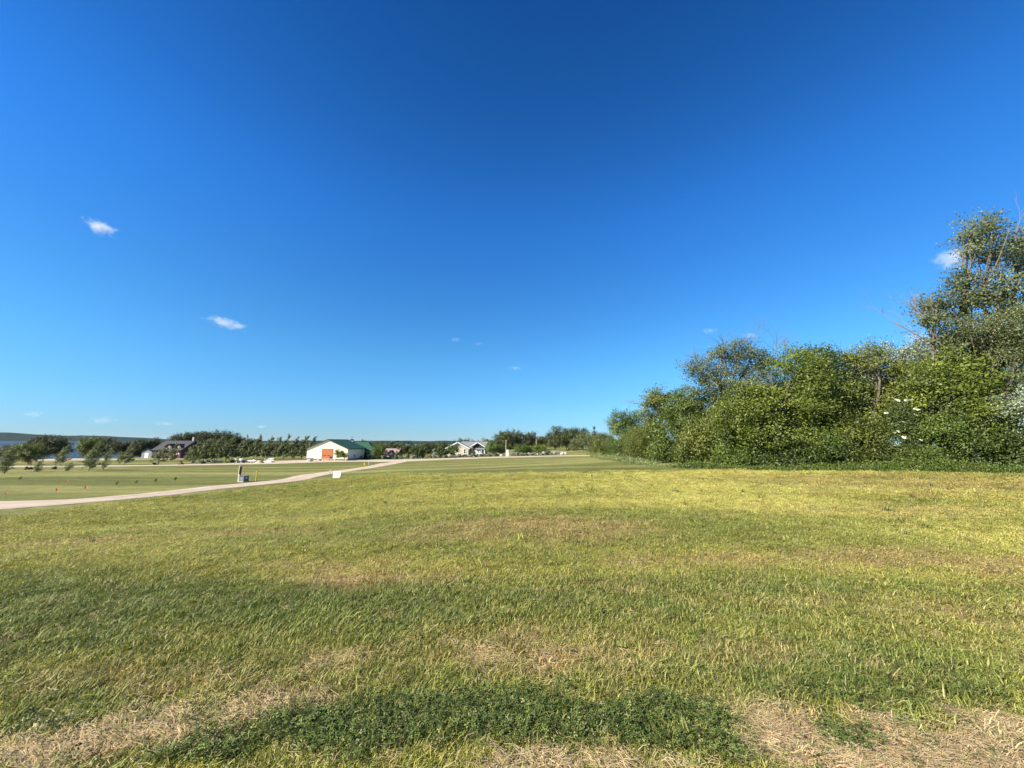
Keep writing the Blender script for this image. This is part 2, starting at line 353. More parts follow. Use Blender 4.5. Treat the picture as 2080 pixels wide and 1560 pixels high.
def shore(name, pts, d0, d1, label):
    """ridge across the water; pts = (column, crest row)"""
    vs = []; n = 260; xs = np.linspace(pts[0][0], pts[-1][0], n); ys = np.interp(xs, [p[0] for p in pts], [p[1] for p in pts])
    for i in range(n):
        a = at_depth(xs[i], 900, 1.0).x; bump = (float(fbm(i * .33, 0, 4, 4)) - .5) * 9 + (float(fbm(i * 1.7, 5, 4, 2)) - .5) * 5
        zt = at_depth(xs[i], ys[i], d1).z + bump
        vs += [(a * d0, d0, LAKE_Z - 2), (a * (d0 + 25), d0 + 25, LAKE_Z + 9 + bump * .5), (a * (d0 * .45 + d1 * .55), d0 * .45 + d1 * .55, LAKE_Z + (zt - LAKE_Z) * .55 + bump), (a * d1, d1, zt), (a * (d1 + 500), d1 + 500, LAKE_Z - 4)]
    fs = [(5 * i + k, 5 * i + 5 + k, 5 * i + 6 + k, 5 * i + 1 + k) for i in range(n - 1) for k in range(4)]
    tag(link(name, mesh_np(name, vs, fs), m), label, 'hills', kind='structure')
shore('far_shore', [(-2600, 868), (-1200, 873), (-500, 876), (0, 878.5), (50, 880.5), (90, 883), (125, 885), (180, 884), (260, 888), (340, 892), (420, 894.5), (700, 895), (1000, 896), (1400, 897)], 2700, 3300, 'low wooded hills along the far shore of the lake')

# ---------------------------------------------------------------- gravel
m, nt, b = mat_new('gravel'); gp = geopos(nt)
c = mixc(nt, ramp(nt, noise(nt, 30, 5, gp, .75), .3, .7), (.31, .235, .165), (.64, .525, .40))
ta = N(nt, 'ShaderNodeAttribute', attribute_name='tint'); c = mixc(nt, ta.outputs['Fac'], c, mixc(nt, ramp(nt, noise(nt, 6, 5, gp, .7), .35, .65), (.30, .235, .15), (.42, .345, .24)))   # unworn crown and verges between the wheel tracks
c = mixc(nt, ramp(nt, noise(nt, .5, 5, gp), .35, .65), c, mixc(nt, 1, c, (.82, .80, .78), 'MULTIPLY'))
nt.links.new(c, b.inputs['Base Color']); b.inputs['Roughness'].default_value = .95
bp = N(nt, 'ShaderNodeBump'); bp.inputs['Strength'].default_value = .6; bp.inputs['Distance'].default_value = .03; nt.links.new(noise(nt, 40, 4, gp), bp.inputs['Height']); nt.links.new(bp.outputs[0], b.inputs['Normal'])
GRAVEL = m
def ribbon(name, upper, lower, label, lift=.03, n=160, across=17, rag=.12):
    """strip of gravel between two edge lines traced on the ground"""
    def line(e):
        P = [ground_at(*p) for p in e]; s = np.cumsum([0] + [max(.01, (P[i + 1] - P[i]).length) for i in range(len(P) - 1)]); t = np.linspace(0, s[-1], n)
        q = np.stack([np.interp(t, s, [p.x for p in P]), np.interp(t, s, [p.y for p in P])], 1)
        for _ in range(4): q[1:-1] = .25 * q[:-2] + .5 * q[1:-1] + .25 * q[2:]
        q += (np.stack([fbm(t * .7, t * 0 + 2, 3 + len(e), 4), fbm(t * .7, t * 0 + 9, 31 + len(e), 4)], 1) - .5) * rag * 4
        return q
    U, D = line(upper), line(lower); g = np.linspace(0, 1, across)[None, :, None]
    Q = U[:, None, :] * (1 - g) + D[:, None, :] * g
    crown = lift * (.35 + .65 * np.sin(np.pi * np.linspace(0, 1, across)))[None, :] ; z = gz(Q[..., 0], Q[..., 1]) + crown
    v = np.concatenate([Q, z[..., None]], -1).reshape(-1, 3); ix = np.arange(n * across).reshape(n, across)
    f = np.stack([ix[:-1, :-1], ix[:-1, 1:], ix[1:, 1:], ix[1:, :-1]], -1).reshape(-1, 4)
    ac = np.linspace(0, 1, across); tr = np.clip(np.maximum(np.exp(-((ac - .5) / .10) ** 2) * .7, np.maximum(1 - ac / .13, 1 - (1 - ac) / .13)), 0, 1)
    tr = np.clip(tr[None, :] * (.5 + 1.1 * fbm(np.arange(n)[:, None] * .13, ac[None, :] * 3, 12, 3)), 0, 1)
    return tag(link(name, mesh_np(name, v, f, tr.ravel(), smooth=True), GRAVEL), label, 'road', kind='structure')
ribbon('gravel_drive', [(-1500, 1130), (-900, 1078), (-420, 1042), (-200, 1027), (0, 1018.5), (131, 1016.5), (212, 1010), (280, 1003.6), (362, 994.5), (443, 986), (566, 975), (599, 967), (651, 959.5), (723, 951), (769, 942), (800, 937.2)],
       [(-1500, 1205), (-900, 1128), (-420, 1074), (-200, 1054), (0, 1038), (65, 1031), (163, 1022.5), (229, 1018), (340, 1007), (378, 1001.5), (468, 991), (558, 982), (617, 976), (666, 964), (707, 958), (756, 951), (789, 945), (826, 938)],
       'pale gravel drive curving past the white lot sign', rag=.10)
ribbon('gravel_road', [(-900, 962), (-260, 951), (0, 946.8), (160, 945.6), (340, 944), (440, 942), (520, 939.6), (560, 937.4), (600, 934.8), (660, 934.4), (740, 933.6), (830, 932.8), (900, 931.2), (1000, 928), (1100, 926), (1215, 923.6), (1300, 922)],
       [(-900, 969), (-260, 955), (0, 949.6), (160, 948.2), (340, 946.2), (440, 944.6), (520, 943.2), (560, 942.4), (600, 941), (660, 938.8), (740, 937.8), (780, 938.4), (830, 937.4), (900, 933.8), (1000, 930.4), (1100, 927.8), (1215, 925.4), (1300, 924)],
       'pale gravel road running past the cream barn to the woods', lift=.06, n=300, rag=.25)
ribbon('lakeside_road', [(-200, 938.5), (0, 936.4), (130, 934.6), (280, 932.4), (390, 931)], [(-200, 940.5), (0, 938.4), (130, 936.2), (280, 933.8), (390, 932.2)],
       'farther pale gravel track in front of the dark red house', lift=.08, n=120, rag=.3)

# ---------------------------------------------------------------- plants: builders
def unit(rng, n):
    v = rng.normal(size=(n, 3)); return v / np.linalg.norm(v, axis=1, keepdims=True)
def norm(v): return v / np.maximum(1e-9, np.linalg.norm(v, axis=1, keepdims=True))
def leaf_cloud(name, c, d, up, L, tint, quad=True, width=.5):
    """one small face per leaf: centre c, direction d, face normal about up, length L"""
    d = norm(d); s = norm(np.cross(d, up)); nrm = np.cross(s, d); L = L[:, None]
    if quad:
        v = np.stack([c - d * L * .5, c + s * L * width * .5 + nrm * L * .07, c + d * L * .5, c - s * L * width * .5 + nrm * L * .07], 1)
        k = 4
    else:
        v = np.stack([c - d * L * .5 - s * L * width * .45, c - d * L * .5 + s * L * width * .45, c + d * L * .55], 1); k = 3
    n = len(c)
    return mesh_np(name, v.reshape(-1, 3), np.arange(n * k).reshape(n, k), np.repeat(tint, k))
def n3(p, s, seed): return .5 * (vnoise(p[:, 0] * s + p[:, 2] * s * .7, p[:, 1] * s - p[:, 2] * s * .4, seed) + vnoise(p[:, 0] * s * .6 - 3, p[:, 2] * s + 5, seed + 3))
def crown(rng, lobes, leaf, layers=5.0, clump=.42, gap=.30, wind=(.5, .1, .1), quad=True, width=.5, tint_c=.45, tint_s=.28, flat=.6, zmin=.05, silver=.04, stretch=1.0, maxn=60000, seed=1, hole=1.1, per=44, ball=.35):
    """leaves gathered in clumps over the lobes (cx, cy, cz, rx, ry, rz); returns arrays and clump centres"""
    lobes = np.array(lobes, float); area = lobes[:, 3] * lobes[:, 5] * np.pi
    nleaf = min(maxn, layers * area.sum() / (leaf * leaf * width)); nc = max(10, int(nleaf / per))
    which = rng.choice(len(lobes), nc, p=area / area.sum())
    u = unit(rng, nc); rr = rng.uniform(.42, 1.0, nc) ** .55
    rr *= 1 + .34 * (n3(u * 2 + which[:, None] * 3.1, 1.7, seed) - .5) * 2
    P = lobes[which, :3] + u * rr[:, None] * lobes[which, 3:]
    keep = (n3(P, hole / max(.3, clump * 1.6), seed + 7) > gap * .9) & (P[:, 2] > zmin)
    P = P[keep]; u = u[keep]; nc = len(P)
    ct = np.clip(rng.normal(tint_c, tint_s * .75, nc) + (n3(P, .5, seed + 21) - .5) * .7, 0, 1)
    w = np.array(wind)
    cd = norm(u * .8 + w + rng.normal(0, .35, (nc, 3)))
    k = per; c = np.repeat(P, k, 0); od = np.repeat(cd, k, 0)
    off = rng.normal(0, 1, (len(c), 3)) * clump * .5; off[:, 2] *= flat
    along = rng.uniform(-.9, .9, len(c))[:, None] * clump * stretch
    c = c + off * (1.0 if stretch <= 1 else .6) + od * along
    c[:, 2] = np.maximum(c[:, 2], zmin)
    d = norm(od * .7 + unit(rng, len(c)) * .8 + w * .5)
    cu = norm(u * .75 + np.array([0, 0, .45]) + unit(rng, nc) * .35)          # each clump faces one way, its leaves roughly follow
    up = norm(np.repeat(cu, k, 0) + norm(off + 1e-6) * ball + unit(rng, len(c)) * .45)
    t = np.clip(np.repeat(ct, k) + rng.normal(0, tint_s * .38, len(c)), 0, .82)
    t = np.where(rng.random(len(c)) < silver, rng.uniform(.85, 1, len(c)), t)
    L = leaf * rng.uniform(.7, 1.35, len(c))
    return leaf_cloud('crown', c, d, up, L, t, quad, width), P
def limb(mb, rng, a, b, r0, r1, sag=.12, n=5, sides=5):
    a = Vector(a); b = Vector(b); ln = (b - a).length; pts = []; rad = []
    off = Vector((rng.normal(0, sag), rng.normal(0, sag), abs(rng.normal(0, sag)))) * ln
    for i in range(n + 1):
        t = i / n; pts.append(a.lerp(b, t) + off * math.sin(math.pi * t) * .6 + Vector((rng.normal(0, .02), rng.normal(0, .02), 0)) * ln * (0 < i < n)); rad.append(r0 + (r1 - r0) * t)
    mb.tube(pts, rad, sides); return pts
def twigs(mb, rng, base, d, ln, r, depth, spread=.55):
    """bare branching twigs"""
    base = Vector(base); d = Vector(d).normalized(); p = base; pts = [p]; rad = [r]; n = 4
    for i in range(n):
        d = (d + Vector(rng.normal(0, .13, 3))).normalized(); p = p + d * ln / n; pts.append(p); rad.append(r * (1 - .62 * (i + 1) / n))
    mb.tube(pts, rad, 4)
    if depth > 0:
        for _ in range(rng.integers(3, 5)):
            k = rng.integers(1, n + 1); e = (d + Vector(rng.normal(0, spread, 3))).normalized()
            twigs(mb, rng, pts[k], e, ln * rng.uniform(.45, .75), rad[k] * .75, depth - 1, spread)
_seed = [100]
def plant(name, label, cat, base, lobes, mat, leaf, group=None, bark=BARK, trunk_r=.12, trunk_to=.55, quad=True, limbs=True, flowers=None, bare=None, crown_name='crown', **kw):
    """a tree or shrub: lobes are relative to its base"""
    _seed[0] += 1; rng = np.random.default_rng(_seed[0]); root = empty(name, base); tag(root, label, cat, group)
    kw.setdefault('seed', _seed[0])
    me, P = crown(rng, lobes, leaf, quad=quad, **kw)
    link(crown_name, me, mat, root)
    lob = np.array(lobes, float); top = lob[np.argmax(lob[:, 2] + lob[:, 5])]; low = lob[:, 2].min()
    mid = lob[:, :3].mean(0); th = max(.3, top[2] * trunk_to); fork = Vector((mid[0] * .35, mid[1] * .35, th))
    mb = MB(); limb(mb, rng, (0, 0, -.15), fork, trunk_r, trunk_r * .7, .05, 5, 7); mb.build('trunk', bark, root, True)
    if limbs:
        for l in lob:
            lb = MB(); e = Vector(l[:3]) + Vector((0, 0, l[5] * .45)); pts = limb(lb, rng, fork - Vector((0, 0, rng.uniform(0, .35) * th)), e, trunk_r * .55, trunk_r * .12, .1, 6, 5)
            for _ in range(5):
                q = pts[rng.integers(2, 6)]; o = unit(rng, 1)[0] * l[3:] * .85; o[2] = abs(o[2]) * .8
                limb(lb, rng, q, Vector(l[:3]) + Vector(o), trunk_r * .22, trunk_r * .05, .08, 3, 4)
            lb.build('branch', bark, root, True)
    if flowers:
        n, size = flowers; pick = P[rng.choice(len(P), n)]; pick = pick[np.argsort(pick[:, 1] * 1.0 - pick[:, 2] * .4)][: int(n * .7)]
        for p in pick:                                   # flat-topped flower heads, each a bumpy dome
            fb = MB(); ring = 9; sz = size * rng.uniform(.7, 1.4); vs = [(0, 0, .25 * sz)]; fs = []
            for q, (rr, zz) in enumerate(((.5, .2), (1.0, 0.0))):
                vs += [(math.cos(6.283 * j / ring) * rr * sz * rng.uniform(.75, 1.2), math.sin(6.283 * j / ring) * rr * sz * rng.uniform(.75, 1.2), sz * (zz + rng.uniform(-.1, .15))) for j in range(ring)]
            fs += [(0, 1 + j, 1 + (j + 1) % ring) for j in range(ring)] + [(1 + j, 1 + ring + j, 1 + ring + (j + 1) % ring, 1 + (j + 1) % ring) for j in range(ring)]
            fo = fb.add(vs, fs).build('flower_head', FLOWER, root); fo.location = (p[0], p[1] - .15, p[2] + .05); fo.rotation_euler = (rng.uniform(.2, .9), rng.uniform(-.4, .4), 0)
    if bare:
        for (p, d, ln, r, dep) in bare:
            tb = MB(); twigs(tb, rng, p, d, ln, r, dep); tb.build('dead_branch', TWIG, root)
    return root
def rel(pts, base, depth, kx=1.0, ky=.85):
    """lobes traced as (column, row, half width, half height[, metres further back]) -> relative to base"""
    out = []
    for p in pts:
        dd = depth + (p[4] if len(p) > 4 else 0); c = at_depth(p[0], p[1], dd); s = dd / F; r = (p[2] * s * kx, (p[2] + p[3]) / 2 * s * ky, p[3] * s)
        out.append((c.x - base.x, c.y - base.y, c.z - base.z, *r))
    return out
def foot(px, py=None, depth=None):
    if depth is None: return ground_at(px, py)
    x = ray(px, 930).x * depth; return Vector((x, depth, float(gz(x, depth))))
def auto(rng, h, w, kind, lean=0.0):
    """lobes for a plant of height h and width w"""
    L = []
    if kind == 'round':
        for i in range(9):
            a = rng.uniform(0, 6.28); r = w * rng.uniform(.1, .30); z = h * rng.uniform(.30, .80); s = w * rng.uniform(.17, .28)
            L.append((math.cos(a) * r + lean * z, math.sin(a) * r, z, s, s, min(s * .85, h * .22)))
        L.append((lean * h * .6, 0, h * .52, w * .36, w * .36, h * .40))
    elif kind == 'bush':
        for i in range(7):
            a = rng.uniform(0, 6.28); r = w * rng.uniform(.1, .34); s = w * rng.uniform(.16, .26); z = h * rng.uniform(.25, .72)
            L.append((math.cos(a) * r, math.sin(a) * r * .8, z, s, s, h * rng.uniform(.18, .3)))
        for i in range(4):
            L.append((w * (-.33 + .22 * i), -w * rng.uniform(.05, .22), h * .20, w * .2, w * .2, h * .22))
        L.append((0, 0, h * .4, w * .38, w * .36, h * .4))
    elif kind == 'cone':
        n = 6
        for i in range(n):
            t = i / (n - 1); z = h * (.14 + .76 * t); s = w * .5 * (1 - t * .86)
            L.append((lean * z + rng.normal(0, .03) * w, rng.normal(0, .03) * w, z, s, s, h * .13))
    elif kind == 'poplar':       # upswept plume pushed over by the wind
        n = 7
        for i in range(n):
            t = i / (n - 1); z = h * (.22 + .70 * t); s = w * .5 * (.62 + .5 * math.sin(math.pi * min(1, t * .9 + .22))) * (1 - .84 * t ** 1.7)
            L.append((lean * h * t ** 1.6 + rng.normal(0, .04) * w, rng.normal(0, .06) * w, z, s, s, h * .12))
    elif kind == 'column':
        n = 6
        for i in range(n):
            t = i / (n - 1); s = w * .5 * (1 - .55 * t ** 2.5); L.append((rng.normal(0, .05) * w, rng.normal(0, .05) * w, h * (.12 + .78 * t), s, s, h * .12))
    return L
_trng = np.random.default_rng(5)
def easy(name, label, cat, px, py_base, py_top, w_px, kind, mat, group=None, depth=None, lean=0.0, lf=1.0, **kw):
    """a whole plant from its foot, its top row and its width"""
    b = foot(px, py_base, depth); d = b.y; h = at_depth(px, py_top, d).z - b.z; w = w_px * d / F
    L = auto(_trng, h, w, kind, lean); leaf = max(.05, .0025 * d) * lf
    kw.setdefault('clump', max(.12, min(.09 * w, .3 + .003 * d))); kw.setdefault('wind', (.18, .05, .2)); kw.setdefault('flat', .85); kw.setdefault('ball', .7); kw.setdefault('layers', 3.2); kw.setdefault('quad', False); kw.setdefault('trunk_r', max(.035, h * .014)); kw.setdefault('limbs', h > 4.5 and d < 70)
    return plant(name, label, cat, b, L, mat, leaf, group, **kw)

# ---------------------------------------------------------------- the wood on the right
W = dict(clump=.58, layers=6.6, gap=.41, hole=.62, per=84, ball=.95)
def wood(name, label, cat, foot_px, depth, lobes, mat, leaf=.10, **kw):
    b = foot(foot_px, None, depth); return plant(name, label, cat, b, rel(lobes, b, depth), mat, leaf, **kw)
SPARSE = dict(clump=.45, layers=2.0, gap=.46)
# tall cottonwoods at the right, open crowns with limbs showing
wood('cottonwood_tree', 'tallest cottonwood of the wood, open silvery crown with a yellow-green tuft', 'tree', 2010, 25.5,
     [(2005, 462, 52, 34), (1975, 478, 30, 26), (2030, 520, 44, 34), (1990, 512, 40, 22), (2055, 580, 55, 40), (1985, 590, 48, 32), (1945, 615, 50, 30), (2040, 650, 70, 45), (1965, 560, 26, 22), (2075, 505, 30, 40), (2010, 700, 80, 50), (1910, 625, 40, 24)],
     L_GREY, .165, trunk_r=.22, trunk_to=.42, bark=BARK, clump=.66, layers=4.6, gap=.42, hole=1.0, silver=.05, per=80, ball=.8)
b = foot(2120, None, 27)
plant('cottonwood_tree', 'broad cottonwood with bare grey top twigs at the end of the wood', 'tree', b, rel([(2090, 500, 50, 50), (2140, 480, 60, 60), (2100, 590, 70, 60), (2190, 560, 80, 80), (2120, 690, 90, 70)], b, 27), L_GREY, .165, trunk_r=.24, clump=.66, layers=4.2, gap=.42, hole=1.0, silver=.05, per=80, ball=.8,
      bare=[((at_depth(2068, 500, 27) - b), (-.1, 0, 1), 2.6, .045, 2), ((at_depth(2085, 490, 27) - b), (.1, 0, 1), 2.6, .045, 2), ((at_depth(2055, 520, 27) - b), (-.4, 0, .9), 2.2, .04, 2)])
b = foot(1915, None, 24.5)
plant('leaning_tree', 'thin leaning tree with bare forked limbs and ragged leaves above the hedge', 'tree', b, rel([(1905, 640, 26, 26), (1885, 655, 22, 18), (1930, 665, 30, 26), (1900, 690, 40, 22), (1890, 612, 16, 14), (1950, 690, 34, 30)], b, 24.5), L_GREY, .15, trunk_r=.13, trunk_to=.72, clump=.42, layers=3.4, gap=.42,
      bare=[(at_depth(1912, 715, 24.5) - b, (-.62, 0, .75), 3.2, .062, 3), (at_depth(1905, 690, 24.5) - b, (-.25, 0, 1), 3.0, .055, 3), (at_depth(1912, 680, 24.5) - b, (.25, 0, 1), 2.2, .04, 2)])
# silver willow dome and the crowns behind the hedge
wood('willow_tree', 'silvery willow with a smooth rounded top behind the hedge', 'tree', 1830, 33, [(1800, 735, 60, 42), (1860, 722, 66, 42), (1760, 755, 46, 34), (1915, 730, 50, 44), (1840, 790, 110, 60)], L_SILVER, .16, trunk_r=.25, silver=.12, tint_c=.30, tint_s=.2, flat=.5, **W)
wood('willow_tree', 'grey willow tree below the tallest cottonwood', 'tree', 2020, 24, [(1990, 690, 60, 50), (2060, 680, 60, 60), (1945, 740, 50, 46), (2100, 720, 60, 60), (2030, 760, 80, 60)], L_GREY, .115, trunk_r=.2, tint_c=.4, silver=.09, **W)
# the dead-topped tree left of the maple
b = foot(1480, None, 35)
plant('dying_tree', 'half dead tree with purple-grey twig tips above green crowns', 'tree', b, rel([(1492, 716, 36, 28), (1462, 730, 28, 24), (1530, 735, 40, 30), (1420, 752, 34, 26), (1450, 775, 40, 30), (1500, 775, 50, 34), (1560, 745, 34, 28), (1430, 800, 36, 26)], b, 35), L_GREY, .14, trunk_r=.24, trunk_to=.5, clump=.56, layers=5.0, gap=.38, tint_c=.42, per=70, ball=.9,
      bare=[(at_depth(px_, py_, 35) - b, (dx_, 0, 1), ln_, .036, 3) for px_, py_, dx_, ln_ in ((1500, 725, 0, 2.5), (1478, 725, -.25, 2.2), (1525, 730, .3, 2.4), (1560, 740, .4, 2.6), (1575, 745, .2, 2.6), (1445, 760, -.35, 2.2), (1425, 760, -.1, 2.0), (1512, 720, .15, 2.4), (1590, 740, .5, 2.0))])
wood('box_elder_tree', 'bright green box elder with a broad layered crown facing the field', 'tree', 1580, 26, [(1560, 775, 56, 40), (1620, 745, 50, 36), (1520, 800, 44, 36), (1640, 790, 56, 46), (1580, 830, 80, 44), (1500, 850, 46, 40), (1660, 850, 50, 46), (1590, 880, 80, 40)], L_BRIGHT, .145, trunk_r=.14, **W)
wood('box_elder_tree', 'green box elder with ragged upright tip beside the bright one', 'tree', 1680, 28, [(1652, 715, 20, 18), (1668, 735, 46, 28), (1700, 750, 46, 34), (1640, 760, 40, 34), (1690, 810, 60, 54), (1720, 870, 60, 50)], L_GREEN, .145, trunk_r=.2, **W)
wood('ash_tree', 'yellow-olive leafy tree in front of the silvery willow', 'tree', 1780, 27, [(1765, 728, 44, 34), (1738, 755, 40, 36), (1800, 770, 54, 40), (1760, 820, 66, 50), (1830, 830, 60, 54)], L_OLIVE, .145, trunk_r=.2, tint_c=.55, **W)
wood('ash_tree', 'leafy green tree under the thin leaning tree', 'tree', 1920, 24, [(1925, 745, 50, 36), (1880, 770, 44, 40), (1965, 775, 56, 44), (1920, 820, 70, 56), (1990, 850, 60, 56)], L_BRIGHT, .145, trunk_r=.18, tint_c=.42, **W)
wood('poplar_tree', 'grey-green tree at the step of the wood edge, twigs poking out', 'tree', 1335, 41, [(1343, 808, 24, 22), (1325, 830, 30, 26), (1372, 822, 28, 24), (1350, 855, 40, 30), (1395, 840, 34, 34)], L_OLIVE, .17, trunk_r=.14, clump=.55, layers=6.5, gap=.28, silver=.08, per=70, ball=.9,
     bare=[((-.8, 0, 5.2), (-.9, 0, .6), 2.2, .045, 2), ((.3, 0, 6.0), (.1, 0, 1), 1.8, .04, 2)])
wood('poplar_tree', 'mid green tree between the stepped edge and the half dead tree', 'tree', 1400, 36, [(1405, 812, 36, 26), (1380, 840, 36, 34), (1440, 835, 40, 36), (1410, 870, 50, 34)], L_GREEN, .155, trunk_r=.18, **W)
wood('poplar_tree', 'small pale tree at the far tip of the wood', 'tree', 1262, 62, [(1258, 850, 22, 16), (1280, 852, 20, 18), (1262, 872, 30, 20), (1300, 868, 26, 20)], L_GREEN, .24, trunk_r=.14, quad=False, clump=.7, layers=7, gap=.2, silver=.07, per=70, ball=.9)
wood('box_elder_tree', 'olive crown filling the gap behind the front bushes', 'tree', 1480, 30, [(1470, 850, 50, 40), (1440, 880, 44, 36), (1520, 880, 50, 40)], L_OLIVE, .13, trunk_r=.16, **W)
# front row of bushes along the mown edge
FR = [(1222, 85, 892, 38, L_OLIVE, 'low olive bush at the far tip of the wood beside the gravel road'),
      (1262, 58, 876, 50, L_GREEN, 'rounded green bush second from the far tip of the wood'),
      (1312, 43, 855, 66, L_OLIVE, 'olive bush below the stepped grey-green tree'),
      (1368, 35, 848, 72, L_GREEN, 'leafy bush with pale flipped leaves behind the weed fringe'),
      (1432, 29.5, 850, 80, L_OLIVE, 'mid green bush rising from the end of the weed fringe'),
      (1510, 27, 862, 86, L_GREEN, 'spreading bush at the foot of the bright box elder'),
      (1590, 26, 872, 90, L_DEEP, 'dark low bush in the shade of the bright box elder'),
      (1668, 25.2, 858, 90, L_GREEN, 'dense green bush under the ragged upright tip'),
      (1745, 25, 846, 90, L_OLIVE, 'arching olive bush with a dark hollow beneath'),
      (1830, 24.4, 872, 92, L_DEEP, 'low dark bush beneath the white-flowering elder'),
      (1908, 24, 826, 96, L_GREEN, 'tall green bush beneath the leaning tree'),
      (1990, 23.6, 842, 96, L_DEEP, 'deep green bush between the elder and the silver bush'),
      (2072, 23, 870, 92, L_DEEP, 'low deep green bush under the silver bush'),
      (2160, 22.6, 850, 100, L_GREEN, 'green bush beyond the silver bush at the wood end'),
      (2260, 22.4, 840, 110, L_OLIVE, 'olive bush at the very end of the wood past the silver bush')]
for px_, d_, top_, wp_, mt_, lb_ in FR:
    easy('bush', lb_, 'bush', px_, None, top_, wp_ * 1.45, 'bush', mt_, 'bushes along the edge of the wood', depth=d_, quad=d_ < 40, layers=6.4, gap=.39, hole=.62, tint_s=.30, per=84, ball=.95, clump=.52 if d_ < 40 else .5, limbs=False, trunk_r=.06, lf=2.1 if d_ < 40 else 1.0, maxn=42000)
wood('elder_bush', 'elder bush dotted with flat white flower clusters', 'bush', 1840, 24.6, [(1835, 845, 34, 30), (1862, 830, 30, 26), (1840, 885, 44, 36), (1880, 870, 30, 34)], L_DEEP, .10, trunk_r=.06, limbs=False, flowers=(34, .14), clump=.36, layers=4.2)
wood('silverberry_bush', 'pale silver-leaved bush against dark shade near the wood end', 'bush', 2060, 22.6, [(2055, 822, 40, 26), (2085, 840, 40, 34), (2035, 845, 26, 20), (2110, 810, 40, 40), (2070, 868, 34, 22)], L_SILVER, .11, trunk_r=.07, tint_c=.5, silver=.3, clump=.38, layers=3.0, gap=.36, limbs=False)
# back of the wood, so that no gap shows through
for px_, d_, top_, wp_, lb_ in [(1560, 40, 765, 150, 'shadowy crown behind the bright box elder'), (1680, 37, 745, 150, 'shadowy crown behind the ragged green tip'), (1960, 33, 735, 170, 'shadowy crown behind the leafy tree under the cottonwoods'), (2130, 33, 690, 200, 'shadowy crown behind the broad bare-topped cottonwood'), (1420, 46, 822, 110, 'shadowy crown behind the half dead tree'), (1500, 42, 790, 120, 'shadowy crown between the half dead tree and the box elder'), (1620, 39, 745, 140, 'shadowy crown between the two box elders'), (1755, 38, 735, 140, 'shadowy crown behind the yellow-olive tree'), (1860, 36, 742, 150, 'shadowy crown behind the elder bush'), (2040, 31, 735, 170, 'shadowy crown behind the grey willow')]:
    easy('woodland_tree', lb_, 'tree', px_, None, top_, wp_, 'round', L_GREEN, 'shaded trees inside the wood', depth=d_, layers=4.5, lf=1.3, clump=.6, limbs=False, trunk_r=.2)
# weeds along the foot of the wood
def fringe(name, label, line, h, w, n, leaf, mat, spill=0.5):
    rng = np.random.default_rng(len(line) + n); P = [ground_at(*p) for p in line]; s = np.cumsum([0] + [(P[i + 1] - P[i]).length for i in range(len(P) - 1)]); t = rng.uniform(0, s[-1], n // 18)
    x = np.interp(t, s, [p.x for p in P]) + rng.normal(0, w, len(t)); y = np.interp(t, s, [p.y for p in P]) + rng.normal(0, w, len(t)) + w
    hh = h * rng.uniform(.2, 1.2, len(t)) * (.15 + 1.9 * vnoise(t * .38, t * 0, 4) ** 2)
    k = 18; X = np.repeat(x, k); Y = np.repeat(y, k); H = np.repeat(hh, k); f = rng.uniform(.05, 1, len(X))
    c = np.stack([X + rng.normal(0, .10, len(X)) + f * H * .18, Y + rng.normal(0, .10, len(X)), gz(X, Y) + f * H], 1)
    me = leaf_cloud(name, c, unit(rng, len(c)) * .8 + np.array([.2, 0, .8]), unit(rng, len(c)) + np.array([0, -.2, .5]), leaf * rng.uniform(.6, 1.4, len(c)), np.clip(rng.normal(.42, .2, len(c)) + .25 * (f - .5), 0, 1), True, .35)
    tag(link(name, me, mat), label, 'weeds', kind='stuff')
fringe('weed_fringe', 'pale weeds growing along the foot of the far bushes', [(1205, 926), (1240, 933), (1290, 941), (1350, 947.5), (1400, 951)], .6, .4, 16000, .14, WEED)
fringe('weed_fringe', 'green weeds growing along the foot of the near bushes', [(1395, 951), (1500, 954), (1650, 956.5), (1800, 958.5), (1950, 961), (2080, 964), (2300, 970)], .42, .35, 26000, .11, L_GREEN)

# ---------------------------------------------------------------- young trees and the wind-blown rows on the left
YT = [(8, 962, 905, 44, 'poplar', L_POPLAR, 'young wind-bent poplar at the roadside end of the row, long shadow'),
      (57, 946.5, 901, 54, 'round', L_WILLOW, 'round yellow-green willow in front of the dark trees'),
      (76, 958, 932, 18, 'poplar', L_POPLAR, 'slim leaning sapling with a white trunk'),
      (121, 946.8, 903, 34, 'poplar', L_POPLAR, 'silvery wind-bent poplar standing beside the road past the willow'),
      (138, 957, 936, 14, 'poplar', L_POPLAR, 'spindly pale-stemmed sapling with few leaves'),
      (180, 956.5, 899, 38, 'poplar', L_POPLAR, 'full conical poplar with a long shadow'),
      (210, 954, 914, 26, 'poplar', L_POPLAR, 'smaller leaning poplar next to the full conical one'),
      (253, 945, 903, 44, 'poplar', L_POPLAR, 'wide wind-swept poplar before the low dark trees'),
      (320, 944, 903, 40, 'poplar', L_POPLAR, 'ragged poplar in front of the red house porch'),
      (346, 938, 902, 34, 'poplar', L_POPLAR, 'narrow poplar between the two red house dormers')]
for px_, pb_, pt_, wp_, k_, mt_, lb_ in YT:
    easy('young_tree', lb_, 'tree', px_, pb_, pt_ - 2, wp_ * (.62 if k_ == 'poplar' else .9), k_, mt_, 'young trees on the lower lawn', lean=0 if k_ == 'round' else .20, stretch=1.5 if k_ == 'poplar' else 1, wind=(.55, .05, .75) if k_ == 'poplar' else (.2, 0, -.3), layers=6, silver=.12, bark=BARK_PALE, gap=.26, width=.42, trunk_r=.06, clump=.28)
